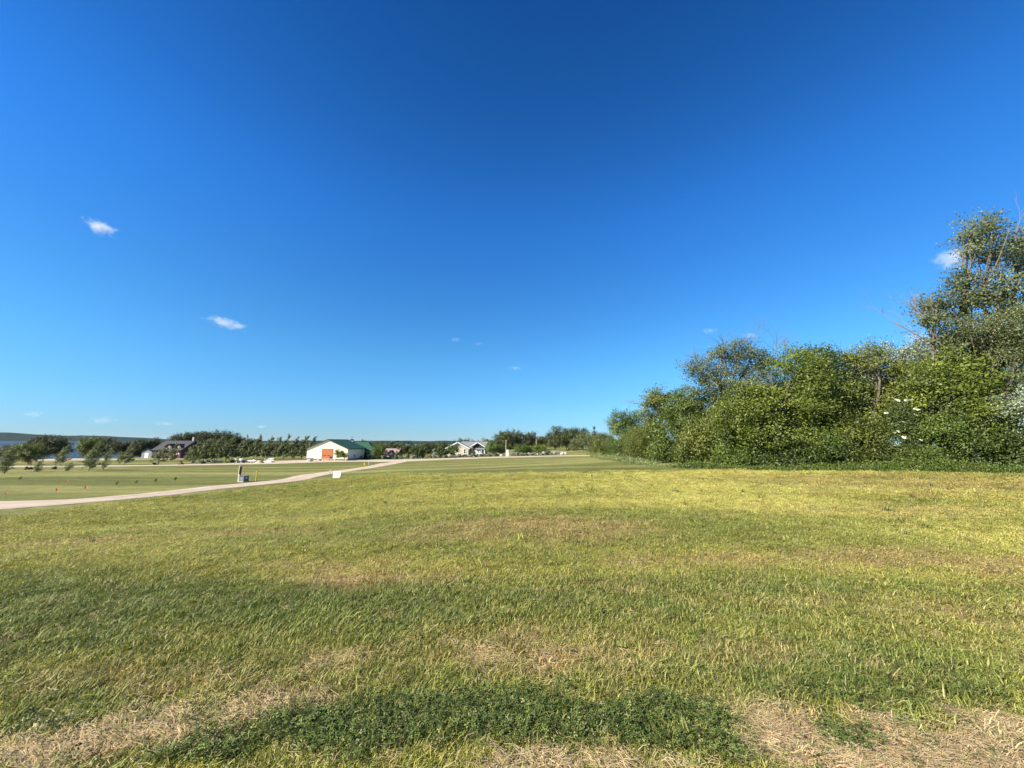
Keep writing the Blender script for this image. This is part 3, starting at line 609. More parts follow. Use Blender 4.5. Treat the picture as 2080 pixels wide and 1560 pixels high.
PL = ['first dark poplar of the windbreak, beside the red house gable', 'second windbreak poplar from the red house', 'tall third windbreak poplar from the red house', 'fourth windbreak poplar, broad, above the pale shrubs', 'widest windbreak poplar, behind the small cart', 'windbreak poplar behind the flatbed trailer', 'windbreak poplar behind the sand pile', 'windbreak poplar behind the white dock frames', 'fifth windbreak poplar from the cream barn', 'fourth windbreak poplar from the cream barn', 'second-last windbreak poplar before the cream barn', 'last windbreak poplar, next to the cream barn wall']
PR = [(392, 939, 901, 34), (413, 937, 893, 34), (437, 938, 885, 34), (459, 939, 885, 40), (490, 936, 886, 42), (515, 936, 885, 30), (540, 936, 885, 30), (558, 936, 888, 28), (574, 936, 886, 28), (594, 935, 885, 28), (611, 935, 885, 26), (628, 934, 886, 26)]
for (px_, pb_, pt_, wp_), lb_ in zip(PR, PL):
    easy('poplar_tree', lb_, 'tree', px_, None, pt_ - 2, wp_ * .95, 'poplar', L_POPLAR, 'poplars of the windbreak', depth=112 if px_ > 470 else 100, lean=.20, stretch=1.5, clump=.34, wind=(.45, .05, .9), layers=7, silver=.06, gap=.22, tint_c=.36, width=.42)
for px_, pb_, pt_, wp_, lb_ in [(60, 954, 948, 14, 'small dark shrub beside the slim sapling'), (110, 953, 947, 9, 'tiny dark shrub between two saplings'), (367, 944, 935.5, 9, 'small cone-shaped spruce beside the road below the red house'), (413, 942.5, 934.5, 8, 'small cone-shaped spruce near the pale shrubs by the road'), (316, 944.5, 938, 10, 'dark shrub at the foot of the ragged poplar')]:
    easy('small_shrub', lb_, 'shrub', px_, pb_, pt_, wp_, 'cone' if 'spruce' in lb_ else 'bush', L_CONIFER, 'small dark shrubs on the lower lawn', layers=4)
# dark trees by the lake
BT = [(88, 150, 885, 96, L_OAK, 'large dark tree mass at the lake shore beside the yellow-green willow'), (30, 165, 903, 60, L_OAK, 'low dark tree by the lake, left of the large dark mass'), (188, 152, 887, 60, L_OLIVE, 'broad dark olive tree before the lake behind the conical poplar'), (212, 158, 885, 34, L_OAK, 'narrow dark tree beside the broad olive one'), (246, 150, 896, 52, L_OAK, 'low rounded dark tree left of the red house'), (284, 152, 893, 52, L_OAK, 'dark tree beside the grey shed'), (312, 158, 889, 40, L_OAK, 'dark tree behind the red house roof'), (270, 170, 897, 60, L_OAK, 'faint dark tree between lake and red house')]
for px_, d_, pt_, wp_, mt_, lb_ in BT:
    easy('shade_tree', lb_, 'tree', px_, None, pt_, wp_ * .95, 'round', L_DARK if mt_ is L_OAK else mt_, 'dark trees by the lake', depth=d_, layers=5, gap=.14)
DB = [(352, 150, 880, 44), (378, 150, 875, 46), (402, 152, 876, 44), (425, 150, 874, 46), (448, 150, 874, 46), (466, 150, 880, 44), (490, 155, 887, 44), (440, 140, 892, 50), (405, 142, 893, 50)]
for px_, d_, pt_, wp_ in DB:
    easy('grove_tree', 'dark tree in the tall grove behind the red house', 'tree', px_, None, pt_, wp_ * 1.3, 'round', L_DARK, 'trees of the tall grove', depth=d_, layers=4.6, gap=.12, tint_c=.38)

# ---------------------------------------------------------------- trees and shrubs of the far side
FT = [(692, 936, 913, 24, 'round', L_BRIGHT, None, 'small round tree against the cream barn wall'),
      (770, 933, 902, 34, 'round', L_GREEN, None, 'round green tree right of the green-roofed barn'),
      (744, 932, 912, 20, 'round', L_OAK, None, 'small brownish tree under the lean-to roof'),
      (807, 931, 904, 19, 'cone', L_WILLOW, None, 'light green cone-shaped tree beside the pink-roofed house'),
      (766, None, 894, 46, 'round', L_OAK, 165, 'dark rounded tree behind the barn cupola'),
      (735, None, 894, 26, 'column', L_CONIFER, 170, 'dark trees behind the barn roof end'),
      (786, None, 899, 20, 'column', L_CONIFER, 175, 'low dark conifer left of the tall conifers'),
      (797, None, 892.5, 13, 'column', L_CONIFER, 170, 'dark column conifer, tallest over the pink-roofed house'),
      (806, None, 894, 12, 'column', L_CONIFER, 172, 'dark column conifer next to the tallest one'),
      (817, None, 896, 14, 'column', L_CONIFER, 172, 'broader dark conifer in the middle of the conifer group'),
      (829, None, 895.5, 8, 'column', L_CONIFER, 172, 'thin dark conifer at the end of the conifer group'),
      (826, None, 905, 30, 'round', L_OAK, 168, 'dark tree at the foot of the conifers'),
      (848, 931, 904, 32, 'round', L_DEEP, None, 'deep green round tree along the road past the conifers'),
      (868, None, 900, 40, 'round', L_OAK, 165, 'dark tree halfway between conifers and grey house'),
      (895, None, 900, 40, 'round', L_OAK, 175, 'dark tree just left of the grey house'),
      (882, 931, 909, 14, 'cone', L_SAGE, None, 'silvery cone-shaped tree left of the grey house'),
      (900, 930, 907, 30, 'round', L_DEEP, None, 'bushy tree at the left eave of the grey house'),
      (921, 929, 904, 26, 'round', L_GREEN, None, 'round green tree standing before the beige gable'),
      (960, 927.5, 903, 13, 'cone', L_GREY, None, 'small ragged conifer between the two house gables'),
      (945, None, 893, 60, 'round', L_OAK, 200, 'dark tree behind the grey house roof'),
      (985, None, 888, 34, 'round', L_OLIVE, 165, 'pointed olive tree right of the grey house'),
      (1004, 926, 896, 44, 'round', L_GREEN, None, 'wide green tree between the grey house and the pillar'),
      (1030, None, 871, 62, 'round', L_OAK, 170, 'big dark oak with a domed crown behind the pillar'),
      (1076, None, 878, 26, 'round', L_OAK, 178, 'narrow dark oak between the two big oaks'),
      (1055, None, 889, 46, 'round', L_OAK, 180, 'low dark tree linking the domed and narrow oaks'),
      (1062, 924.5, 901, 44, 'round', L_GREEN, None, 'bright bushy tree by the road under the narrow oak'),
      (1092, 923.5, 903, 34, 'round', L_BRIGHT, None, 'light green bush tree beside the yellow pole'),
      (1110, 922.5, 906, 10, 'cone', L_SAGE, None, 'silvery cone-shaped tree at the end of the green bushes'),
      (1150, None, 865, 74, 'round', L_OAK, 160, 'biggest dark oak, broad domed crown above the small lawn'),
      (1128, None, 874, 34, 'round', L_OAK, 168, 'dark tree at the left shoulder of the biggest oak'),
      (1186, None, 880, 44, 'round', L_GREY, 140, 'grey-brown tree between the biggest oak and the wood'),
      (1209, None, 866, 26, 'cone', L_OAK, 120, 'dark tree top poking up at the far tip of the wood'),
      (1216, None, 876, 46, 'round', L_GREY, 118, 'grey tree at the far tip of the wood behind the low bush'),
      (1100, None, 884, 40, 'round', L_OAK, 190, 'distant dark tree between the narrow and biggest oaks')]
for px_, pb_, pt_, wp_, k_, mt_, d_, lb_ in FT:
    easy('tree' if k_ == 'round' else 'conifer_tree', lb_, 'tree', px_, pb_, pt_, wp_ * (1.0 if k_ != 'round' else 1.4 if px_ > 1000 and d_ else 1.18), k_, mt_, 'trees across the far road', depth=d_, layers=4.8, gap=.12)
for px_, lb_ in [(1155, 'round dark bush on the small lawn, under the middle of the biggest oak'), (1166, 'round dark bush on the small lawn, on the side nearer the wood'), ]:
    easy('round_bush', lb_, 'bush', px_, None, 910, 9, 'bush', L_OAK, depth=150, layers=4)
# row of silvery shrubs along the far road: one model, copied
def copies(models, spots, label, name, cat, group):
    for i, (p, s, rz) in enumerate(spots):
        src = models[i % len(models)]; r = empty(name, p, rz); r.scale = s; tag(r, label, cat, group)
        for ch in src.children:
            c = ch.copy(); COL.objects.link(c); c.parent = r; c.name = ch.name.split('.')[0]
def shrub_model(mat, seed):
    _seed[0] = seed; L = auto(np.random.default_rng(seed), 1.0, 1.25, 'bush')
    return plant('model', '', '', (0, 0, 0), L, mat, .20, quad=False, layers=4.5, clump=.16, limbs=False, trunk_r=.03, crown_name='foliage', gap=.25)
mods = [shrub_model(L_SAGE, 901), shrub_model(L_SAGE, 902), shrub_model(L_GREY, 903), shrub_model(L_SAGE, 904)]
rg = random.Random(4); spots = []
for i in range(78):
    px_ = 706 + i * 5.6 + rg.uniform(-2.2, 2.2)
    if 1016 < px_ < 1036 or px_ > 1135: continue
    row = float(np.interp(px_, [640, 740, 830, 900, 1000, 1100, 1215], [934.2, 933.2, 932.4, 930.8, 927.6, 925.6, 923.3])) - rg.uniform(.2, 1.2)
    p = ground_at(px_, row); k = rg.uniform(.8, 1.25) * (1.35 if 815 < px_ < 860 else 1); spots.append((p, (k * rg.uniform(.9, 1.3), k, k * rg.uniform(.75, 1.15)), rg.uniform(0, 6.28)))
copies(mods, spots, 'low silvery grey shrub in the row along the far gravel road', 'silver_shrub', 'shrub', 'silver shrubs along the far road')
spots = []
for px_, py_, k in [(662, 935.2, .8), (669, 935.2, .85), (676, 935.2, .8), (688, 935, .9), (695, 935, .85), (701, 934.6, .8)]:
    spots.append((ground_at(px_, py_ - .6), (k, k, k * .95), rg.uniform(0, 6)))
copies(mods, spots, 'low grey shrub behind the pale rail fence of the barn', 'fence_shrub', 'shrub', 'shrubs at the barn fence')
spots = []
for px_, py_, k in [(406, 940, .9), (420, 940.5, 1.1), (428, 940.5, 1.0), (437, 940.5, 1.2), (446, 940, 1.1), (464, 940, 1.2), (470, 940, 1.0), (392, 940.5, .8)]:
    spots.append((ground_at(px_, py_), (k * 1.2, k, k * .9), rg.uniform(0, 6)))
copies(mods, spots, 'pale grey-green shrub under the first windbreak poplars', 'pale_shrub', 'shrub', 'pale shrubs under the windbreak')
for mo in mods:
    for ch in list(mo.children): bpy.data.objects.remove(ch)
    bpy.data.objects.remove(mo)
# knee-high saplings in guards on the near lawn
for px_, pb_, pt_, lb_ in [(40, 974, 968, 'tiny sapling on the lower lawn farthest from the flags'), (236, 985, 974, 'bushy little sapling on the lawn across from the marker flags'), (276, 982, 976, 'faint low sapling between two taller ones'), (315, 979, 970, 'dark leaning sapling on the lawn above the drive'), (355, 976, 968, 'thin pale sapling nearest the meter post')]:
    easy('sapling', lb_, 'sapling', px_, pb_, pt_, 5, 'poplar', L_BRIGHT, 'new saplings on the lower lawn', lean=.45, layers=.7, lf=.45, clump=.05, limbs=False, trunk_r=.012)

# ---------------------------------------------------------------- building materials
CREAM = ribbed('cream_steel', (.80, .73, .52), .45, 'X')
CREAM_Y = ribbed('cream_steel_side', (.80, .73, .52), .45, 'Y')
GREEN_ROOF = ribbed('green_steel_roof', (.004, .062, .028), .5, 'Y', .75)
ORANGE = paint('orange_door', (.42, .125, .040), .5, .06)
CONCRETE = paint('concrete', (.34, .33, .30), .9, .15, 2, bump=.3)
DARK = paint('dark_paint', (.022, .022, .024), .5, .2)
GLASS = paint('window_glass', (.03, .04, .05), .08, .1)
WHITE = paint('white_paint', (.78, .77, .74), .5, .05)
BEIGE = paint('beige_siding', (.50, .45, .33), .7, .06)
SHINGLE = paint('grey_shingle', (.16, .17, .18), .9, .2, 3, bump=.4)
DARK_SHINGLE = paint('charcoal_shingle', (.035, .036, .042), .85, .25, 3, bump=.4)
RED_WALL = paint('dark_red_siding', (.085, .022, .018), .75, .12, 2)
PINK_SHINGLE = paint('pinkish_shingle', (.26, .18, .16), .9, .15, 3, bump=.4)
PALE_WOOD = paint('weathered_wood', (.55, .50, .38), .8, .15, 4)
BROWN_WOOD = paint('brown_wood', (.20, .13, .07), .8, .2, 4)
GREYBOX = paint('grey_enamel', (.115, .12, .125), .45, .08)
YELLOW = paint('yellow_plastic', (.62, .46, .04), .45, .06)
ORANGE_FLAG = paint('orange_flag', (.75, .17, .05), .6, .08)
GALV = paint('galvanised', (.52, .54, .54), .45, .1, 5, metal=.3)
RUBBER = paint('tyre_rubber', (.02, .02, .02), .9, .2)
STONE = paint('pale_boulder', (.42, .40, .36), .9, .2, 2, bump=.6)
SAND = paint('sand_heap', (.42, .32, .20), .95, .15, 3, bump=.5)
def loc(px, py, base, depth):
    """position of a picture point at a given distance, relative to base"""
    return at_depth(px, py, depth) - base
def window(parent, x0, x1, z0, z1, y, frame=WHITE, th=.09, cross=True):
    """window in a wall facing -y: frame with its pane as sub-part"""
    w = MB(); w.box(x0, x1, y - .07, y + .02, z0, z0 + th).box(x0, x1, y - .07, y + .02, z1 - th, z1).box(x0, x0 + th, y - .068, y + .02, z0 + th, z1 - th).box(x1 - th, x1, y - .068, y + .02, z0 + th, z1 - th)
    if cross: w.box(x0 + th, x1 - th, y - .06, y + .02, (z0 + z1) / 2 - .04, (z0 + z1) / 2 + .04)
    f = w.build('window', frame, parent); MB().box(x0 + th * .5, x1 - th * .5, y - .03, y + .015, z0 + th * .5, z1 - th * .5).build('pane', GLASS, f); return f

# ---------------------------------------------------------------- the cream barn
base = ground_at(664, 935.0); D = base.y
barn = empty('barn', base); tag(barn, 'cream metal barn with green roof and orange overhead door', 'barn')
xl = loc(622.5, 930, base, D).x; xr = loc(705.5, 930, base, D).x; zc = loc(705, 911.5, base, D).z; zp = loc(667, 893.2, base, D).z; xc = (xl + xr) / 2; LEN = 12.3; t = .15
MB().poly([(xl, -.4), (xr, -.4), (xr, zc), (xc, zp), (xl, zc)], 0, t).build('front_wall', CREAM, barn)
MB().poly([(xl, -.4), (xr, -.4), (xr, zc), (xc, zp), (xl, zc)], LEN - t, LEN).build('rear_wall', CREAM, barn)
MB().box(xr - t, xr + .003, t, LEN - t, -.4, zc - .02).build('side_wall', CREAM_Y, barn); MB().box(xl - .003, xl + t, t, LEN - t, -.4, zc - .02).build('side_wall', CREAM_Y, barn)
MB().box(xl - .03, xr + .03, -.035, .02, -.5, .38).build('base_trim', GREYBOX, barn)
MB().box(xr - .02, xr + .035, .03, LEN, -.5, .38).build('base_trim', GREYBOX, barn)
sl_ = (zp - zc) / (xc - xl); ov = .38
for sgn in (-1, 1):
    xe = xc + sgn * ((xc - xl) + ov); ze = zp - sl_ * abs(xe - xc)
    r_ = MB().slab([(xc, -.35, zp + .16), (xe, -.35, ze + .16), (xe, LEN + .3, ze + .16), (xc, LEN + .3, zp + .16)], .14).build('roof', GREEN_ROOF, barn)
    MB().box(xe - .06 if sgn > 0 else xe - .06, xe + .06, -.36, LEN + .31, ze - .06, ze + .06).build('eave_trim', GREEN_ROOF, r_)
dx0 = loc(654, 930, base, D).x; dx1 = loc(674.6, 930, base, D).x; dz = loc(665, 912.6, base, D).z
dr = MB().box(dx0 - .12, dx0, -.06, .05, -.1, dz + .12).box(dx1, dx1 + .12, -.06, .05, -.1, dz + .12).box(dx0, dx1, -.06, .05, dz, dz + .12).build('door', BROWN_WOOD, barn)
for i in range(4):
    MB().box(dx0, dx1, -.045, .03, i * dz / 4 + .015, (i + 1) * dz / 4 - .015).build('door_panel', ORANGE, dr)
for i in range(2):
    MB().box(dx0 + .25 + i * 1.15, dx0 + 1.05 + i * 1.15, -.055, -.03, dz * .40, dz * .40 + .16).build('door_window', GLASS, dr)
window(barn, 0, .01, 0, .01, 0) if False else None
w_ = MB().box(xr - .01, xr + .05, 4.1, 5.0, .55, 1.5).build('window', WHITE, barn); MB().box(xr + .03, xr + .06, 4.2, 4.9, .65, 1.4).build('pane', GLASS, w_)
# rear wing with hipped end, cupola on its ridge
wx1 = xr + 2.9; wy0, wy1 = LEN + .4, LEN + 7.2; wze, wzr = zc - .75, zp - .55; wym = (wy0 + wy1) / 2
MB().box(xc, wx1 - 1.2, wy0 + .5, wy1 - .5, -.4, wze - .02).build('wing_wall', CREAM_Y, barn)
MB().slab([(xc, wym, wzr), (xr - .6, wym, wzr), (wx1, wy0, wze), (xc, wy0, wze)], .12).build('wing_roof', GREEN_ROOF, barn)
MB().slab([(xc, wym, wzr), (xr - .6, wym, wzr), (wx1, wy1, wze), (xc, wy1, wze)], .12).build('wing_roof', GREEN_ROOF, barn)
MB().add([(xr - .6, wym, wzr + .01), (wx1, wy0, wze + .01), (wx1, wy1, wze + .01), (xr - .6, wym, wzr - .12), (wx1, wy0, wze - .11), (wx1, wy1, wze - .11)], [(0, 1, 2), (5, 4, 3), (0, 3, 4, 1), (1, 4, 5, 2), (2, 5, 3, 0)]).build('wing_roof', GREEN_ROOF, barn)
for px_ in (wx1 - .35, xr + .5): MB().box(px_ - .09, px_ + .09, wy0 + .15, wy0 + .33, -.5, wze - .1).build('porch_post', PALE_WOOD, barn)
cx = at_depth(714.5, 900, D + wym).x - base.x; cz = wzr - .05
cu = MB().box(cx - .42, cx + .42, wym - .42, wym + .42, cz - .25, cz + .55).build('cupola', WHITE, barn)
MB().add([(cx - .6, wym - .6, cz + .55), (cx + .6, wym - .6, cz + .55), (cx + .6, wym + .6, cz + .55), (cx - .6, wym + .6, cz + .55), (cx, wym, cz + 1.05)], [(3, 2, 1, 0), (0, 1, 4), (1, 2, 4), (2, 3, 4), (3, 0, 4)]).build('cupola_roof', DARK, cu)
MB().tube([(cx, wym, cz + 1.0), (cx, wym, cz + 1.65)], [.025, .02], 5).box(cx - .28, cx + .28, wym - .015, wym + .015, cz + 1.4, cz + 1.52).build('weather_vane', DARK, cu)
# pale rail fence in two bays before the barn
b0 = ground_at(680, 937.0); fe = empty('rail_fence', b0); tag(fe, 'pale two-bay rail fence in front of the barn door', 'fence')
fx = [loc(p, 930, b0, b0.y).x for p in (656, 680, 703)]; fh = [loc(656, 931.6, b0, b0.y).z, loc(680, 929.5, b0, b0.y).z, loc(703, 929, b0, b0.y).z]
for x_, h_ in zip(fx, fh): MB().box(x_ - .09, x_ + .09, -.09, .09, float(gz(b0.x + x_, b0.y)) - b0.z - .3, h_).build('post', PALE_WOOD, fe)
for i in range(2): MB().box(fx[i] + .09, fx[i + 1] - .09, -.04, .04, min(fh[i:i + 2]) - .16, min(fh[i:i + 2]) - .03).build('rail', PALE_WOOD, fe)
# two dark chairs, stone planter blocks
for i, px_ in enumerate((668, 671.6)):
    b1 = ground_at(px_, 935.6); ch = empty('garden_chair', b1, .3 * i); tag(ch, 'small dark garden chair by the orange door', 'chair', 'chairs by the barn door')
    MB().box(-.26, .26, -.25, .25, .36, .42).build('seat', DARK, ch); MB().slab([(-.26, .24, .4), (.26, .24, .4), (.24, .45, 1.05), (-.24, .45, 1.05)], .04).build('backrest', DARK, ch)
    for sx in (-.22, .22):
        for sy in (-.2, .2): MB().box(sx - .03, sx + .03, sy - .03, sy + .03, -.05, .36).build('leg', DARK, ch)
for px_, w_, h_, d_, lb_ in ((629, 1.5, .85, .9, 'grey stone block under a pale slab at the barn corner'), (648.5, .85, .6, .7, 'smaller grey stone block beside the orange door')):
    b1 = ground_at(px_, 938.0 if w_ > 1 else 936.6); st = empty('stone_block', b1, .15); tag(st, lb_, 'stone block')
    q = MB(); rg2 = random.Random(int(px_)); n = 10
    q.add([(math.cos(6.283 * i / n) * w_ / 2 * rg2.uniform(.85, 1.1), math.sin(6.283 * i / n) * d_ / 2 * rg2.uniform(.85, 1.1), z) for z in (-.1, h_ * .55, h_) for i in range(n)], [(k * n + i, k * n + (i + 1) % n, (k + 1) * n + (i + 1) % n, (k + 1) * n + i) for k in range(2) for i in range(n)] + [tuple(range(2 * n, 3 * n))]).build('block', STONE, st)
    if w_ > 1: MB().box(-1.35, 1.0, -.45, .45, h_ + .003, h_ + .12).build('slab', CONCRETE, st)
for px_, pb_, pt_, w_, mt_, lb_ in ((740.2, 945.4, 939.6, .16, YELLOW, 'short cream-yellow marker post at the drive junction'), (749, 944, 935.2, .09, GALV, 'thin grey marker post at the drive junction'), (822.5, 938.4, 933.6, .08, WHITE, 'thin white marker stake where the drive meets the road')):
    b1 = ground_at(px_, pb_); h_ = at_depth(px_, pt_, b1.y).z - b1.z; mp_ = empty('marker_post', b1); tag(mp_, lb_, 'post')
    MB().box(-w_ / 2, w_ / 2, -w_ / 2, w_ / 2, -.2, h_ * .86).build('post', mt_, mp_); MB().poly([(-w_ * .55, h_ * .86), (w_ * .55, h_ * .86), (w_ * .3, h_), (-w_ * .3, h_)], -w_ * .55, w_ * .55).build('cap', mt_, mp_)

# ---------------------------------------------------------------- grey house with beige gable
D = 144.0; base = foot(945, None, D); base.z = min(base.z, at_depth(945, 925.5, D).z); base.x = at_depth(945, 925, D).x
ho = empty('house', base); tag(ho, 'beige house with grey roof, white trim and two gables', 'house')
P = lambda px, py, d=D: loc(px, py, base, d)
gx0, gx1 = P(907.5, 910).x, P(951.5, 910).x; ge = P(930, 910.2).z; gp_ = P(930, 898.6).z; gm = (gx0 + gx1) / 2
MB().poly([(gx0, -.6), (gx1, -.6), (gx1, ge), (gm, gp_), (gx0, ge)], 0, 10).build('gable_wall', BEIGE, ho)
for sgn in (-1, 1):
    e = .6; xe = gm + sgn * ((gx1 - gm) + e); k = (gp_ - ge) / (gx1 - gm); ze = gp_ - k * abs(xe - gm)
    r_ = MB().slab([(gm, -.5, gp_ + .2), (xe, -.5, ze + .2), (xe, 10, ze + .2), (gm, 10, gp_ + .2)], .18).build('roof', SHINGLE, ho)
    MB().slab([(gm, -.62, gp_ + .22), (xe, -.62, ze + .22), (xe, -.503, ze + .22), (gm, -.503, gp_ + .22)], .34).build('trim', WHITE, r_)
window(ho, P(941.2, 916).x, P(946.6, 916).x, P(943, 921.4).z, P(943, 911.6).z, 0, th=.16)
# main body and its long roof
mx0, mx1 = gx1 - 1.2, P(986, 910).x
MB().box(mx0, mx1, 3.5, 12, -.6, ge - .1).build('main_wall', BEIGE, ho)
MB().slab([(gm + .5, 7.5, gp_ + .35), (mx1 + .5, 7.5, gp_ + .35), (mx1 + .5, 2.9, ge + .02), (gm + .5, 2.9, ge + .02)], .18).build('main_roof', SHINGLE, ho)
MB().slab([(gm + .5, 7.503, gp_ + .35), (mx1 + .5, 7.503, gp_ + .35), (mx1 + .5, 12.5, ge - .1), (gm + .5, 12.5, ge - .1)], .18).build('main_roof', SHINGLE, ho)
# second gable over the porch
qx0, qx1 = P(958, 905).x, P(984, 905).x; qm = P(969.5, 905).x; qe, qp = P(970, 906.8).z, P(969, 898.8).z
MB().poly([(qx0, qe - .4), (qx1, qe - .4), (qx1, qe), (qm, qp), (qx0, qe)], 1.6, 6).build('porch_gable', DARK_SHINGLE, ho)  # shingle infill kept dark: the gable's shade is put into its colour
for a_, b_ in ((qx0 - .5, -1), (qx1 + .5, 1)):
    xe = a_; k = (qp - qe) / ((qx1 - qx0) / 2); ze = qp - k * abs(xe - qm)
    r_ = MB().slab([(qm, 1.1, qp + .18), (xe, 1.1, ze + .18), (xe, 7, ze + .18), (qm, 7, qp + .18)], .16).build('roof', SHINGLE, ho)
    MB().slab([(qm, .98, qp + .2), (xe, .98, ze + .2), (xe, 1.097, ze + .2), (qm, 1.097, qp + .2)], .3).build('trim', WHITE, r_)
MB().slab([(P(966, 908).x, 2.4, P(970, 908.6).z), (P(984.5, 908).x, 2.4, P(970, 908.6).z), (P(985, 908).x, .2, P(970, 912.8).z), (P(965.5, 908).x, .2, P(970, 912.8).z)], .14).build('porch_roof', SHINGLE, ho)
MB().box(P(967, 915).x, P(984, 915).x, 2.3, 2.5, -.6, P(970, 909.4).z).build('porch_wall', WHITE, ho)
for px_ in (970.5, 974.6, 979): window(ho, P(px_ - 1.5, 915).x, P(px_ + 1.5, 915).x, P(970, 920.2).z, P(970, 914.2).z, 2.3, th=.1)
for px_ in (967, 977, 984): MB().box(P(px_, 915).x - .13, P(px_, 915).x + .13, .35, .61, -.6, P(970, 912.9).z - .16).build('porch_column', WHITE, ho)
# ---------------------------------------------------------------- dark red house
base = ground_at(340, 932.0); D = base.y; rh = empty('house', base); tag(rh, 'dark red house with charcoal roof and two dormers', 'house')
P = lambda px, py, d=D: loc(px, py, base, d)
x0, x1 = P(313, 912).x, P(368, 912).x; ze, zr = P(340, 912.8).z, P(340, 896).z; dp = 9.0
MB().box(x0, x1, 0, dp, -.6, ze).build('wall', RED_WALL, rh)
for x_ in (x0, x1 - .12): MB().add([(x_, 0, ze), (x_, dp, ze), (x_, dp / 2, zr), (x_ + .12, 0, ze), (x_ + .12, dp, ze), (x_ + .12, dp / 2, zr)], [(0, 1, 2), (5, 4, 3), (0, 2, 5, 3), (1, 4, 5, 2), (0, 3, 4, 1)]).build('gable', RED_WALL, rh)
rf = MB().slab([(x0 - .5, dp / 2, zr + .15), (x1 + .5, dp / 2, zr + .15), (x1 + .5, -.6, ze - .25), (x0 - .5, -.6, ze - .25)], .16).build('roof', DARK_SHINGLE, rh)
MB().slab([(x0 - .5, dp / 2 + .003, zr + .15), (x1 + .5, dp / 2 + .003, zr + .15), (x1 + .5, dp + .6, ze - .25), (x0 - .5, dp + .6, ze - .25)], .16).build('roof', DARK_SHINGLE, rh)
for px_ in (340.5, 359.5):
    xm = P(px_, 908).x; zl, zh = P(340, 914.5).z, P(340, 907.6).z
    dm = MB().poly([(xm - 1.05, zl), (xm + 1.05, zl), (xm + 1.05, zh), (xm, zh + .75), (xm - 1.05, zh)], .25, 4).build('dormer', BROWN_WOOD, rh)
    for sgn in (-1, 1): MB().slab([(xm, 0, zh + .95), (xm + sgn * 1.35, 0, zh + .0), (xm + sgn * 1.35, 4.2, zh + .0), (xm, 4.2, zh + .95)], .1).build('dormer_roof', DARK_SHINGLE, dm)
    dw = MB().box(xm - .5, xm + .5, .16, .262, zl + .35, zh - .02).build('dormer_window', WHITE, dm); MB().box(xm - .40, xm + .40, .14, .17, zl + .45, zh - .12).build('pane', GLASS, dw)
for px_ in (323, 334, 350.5, 361.5): window(rh, P(px_ - 2.6, 920).x, P(px_ + 2.6, 920).x, P(340, 924).z, P(340, 918.4).z, 0, th=.1)
MB().box(P(343.5, 925).x, P(347.5, 925).x, -.05, .02, -.2, 2.05).build('door', BROWN_WOOD, rh)
ch_ = P(380.2, 890); MB().tube([(x1 - .6, dp * .55, zr - .8), (x1 - .6, dp * .55, P(380, 887.6, D + dp * .55).z)], [.2, .2], 8).build('flue_pipe', WHITE, rh)
pb = MB().box(P(305, 920).x, x0 - .01, 1.5, 6.5, -.6, P(310, 921).z).build('porch', RED_WALL, rh)
MB().slab([(P(303.5, 920).x, 1.2, P(310, 921).z), (x0 - .02, 1.2, P(310, 917).z), (x0 - .02, 6.8, P(310, 917).z), (P(303.5, 920).x, 6.8, P(310, 921).z)], .12).build('porch_roof', DARK_SHINGLE, pb)
b1 = foot(297, None, D + 6); sh = empty('shed', b1); tag(sh, 'small grey shed left of the dark red house', 'shed')
MB().poly([(-1.7, -.5), (1.7, -.5), (1.7, 1.9), (0, 2.8), (-1.7, 1.9)], 0, 4).build('wall', paint('grey_siding', (.17, .19, .20), .7), sh)
for sgn in (-1, 1): MB().slab([(0, -.2, 2.98), (sgn * 2.0, -.2, 1.9), (sgn * 2.0, 4.2, 1.9), (0, 4.2, 2.98)], .1).build('roof', DARK_SHINGLE, sh)
MB().box(-.6, .6, -.05, .02, -.2, 1.6).build('door', WHITE, sh)
# ---------------------------------------------------------------- pink-roofed house
D = 135.0; base = foot(792, None, D); base.z = at_depth(792, 930, D).z; ph = empty('house', base); tag(ph, 'low house with pinkish brown roof between conifers and road', 'house')
P = lambda px, py, d=D: loc(px, py, base, d)
x0, x1 = P(780, 920).x, P(806, 920).x; ze, zr = P(790, 921.5).z, P(790, 911.2).z
MB().box(x0, x1, 0, 7, -.8, ze).build('wall', paint('dark_brown_siding', (.10, .075, .06), .8), ph)
MB().slab([(x0 - .4, 3.5, zr), (x1 + .4, 3.5, zr), (x1 + .4, -.5, ze - .1), (x0 - .4, -.5, ze - .1)], .14).build('roof', PINK_SHINGLE, ph)
MB().slab([(x0 - .4, 3.503, zr), (x1 + .4, 3.503, zr), (x1 + .4, 7.5, ze - .1), (x0 - .4, 7.5, ze - .1)], .14).build('roof', PINK_SHINGLE, ph)
xm = P(794.5, 915).x
dm = MB().poly([(xm - .9, ze - .5), (xm + .9, ze - .5), (xm + .9, ze + .1), (xm, ze + 1.0), (xm - .9, ze + .1)], -.9, 2.5).build('gable', DARK_SHINGLE, ph)
for sgn in (-1, 1): MB().slab([(xm, -1.1, ze + 1.2), (xm + sgn * 1.2, -1.1, ze), (xm + sgn * 1.2, 2.6, ze), (xm, 2.6, ze + 1.2)], .1).build('gable_roof', DARK_SHINGLE, dm)
window(ph, x0 + .6, x0 + 1.6, ze - 1.3, ze - .4, 0)
window(ph, x1 - 1.6, x1 - .6, ze - 1.3, ze - .4, 0)

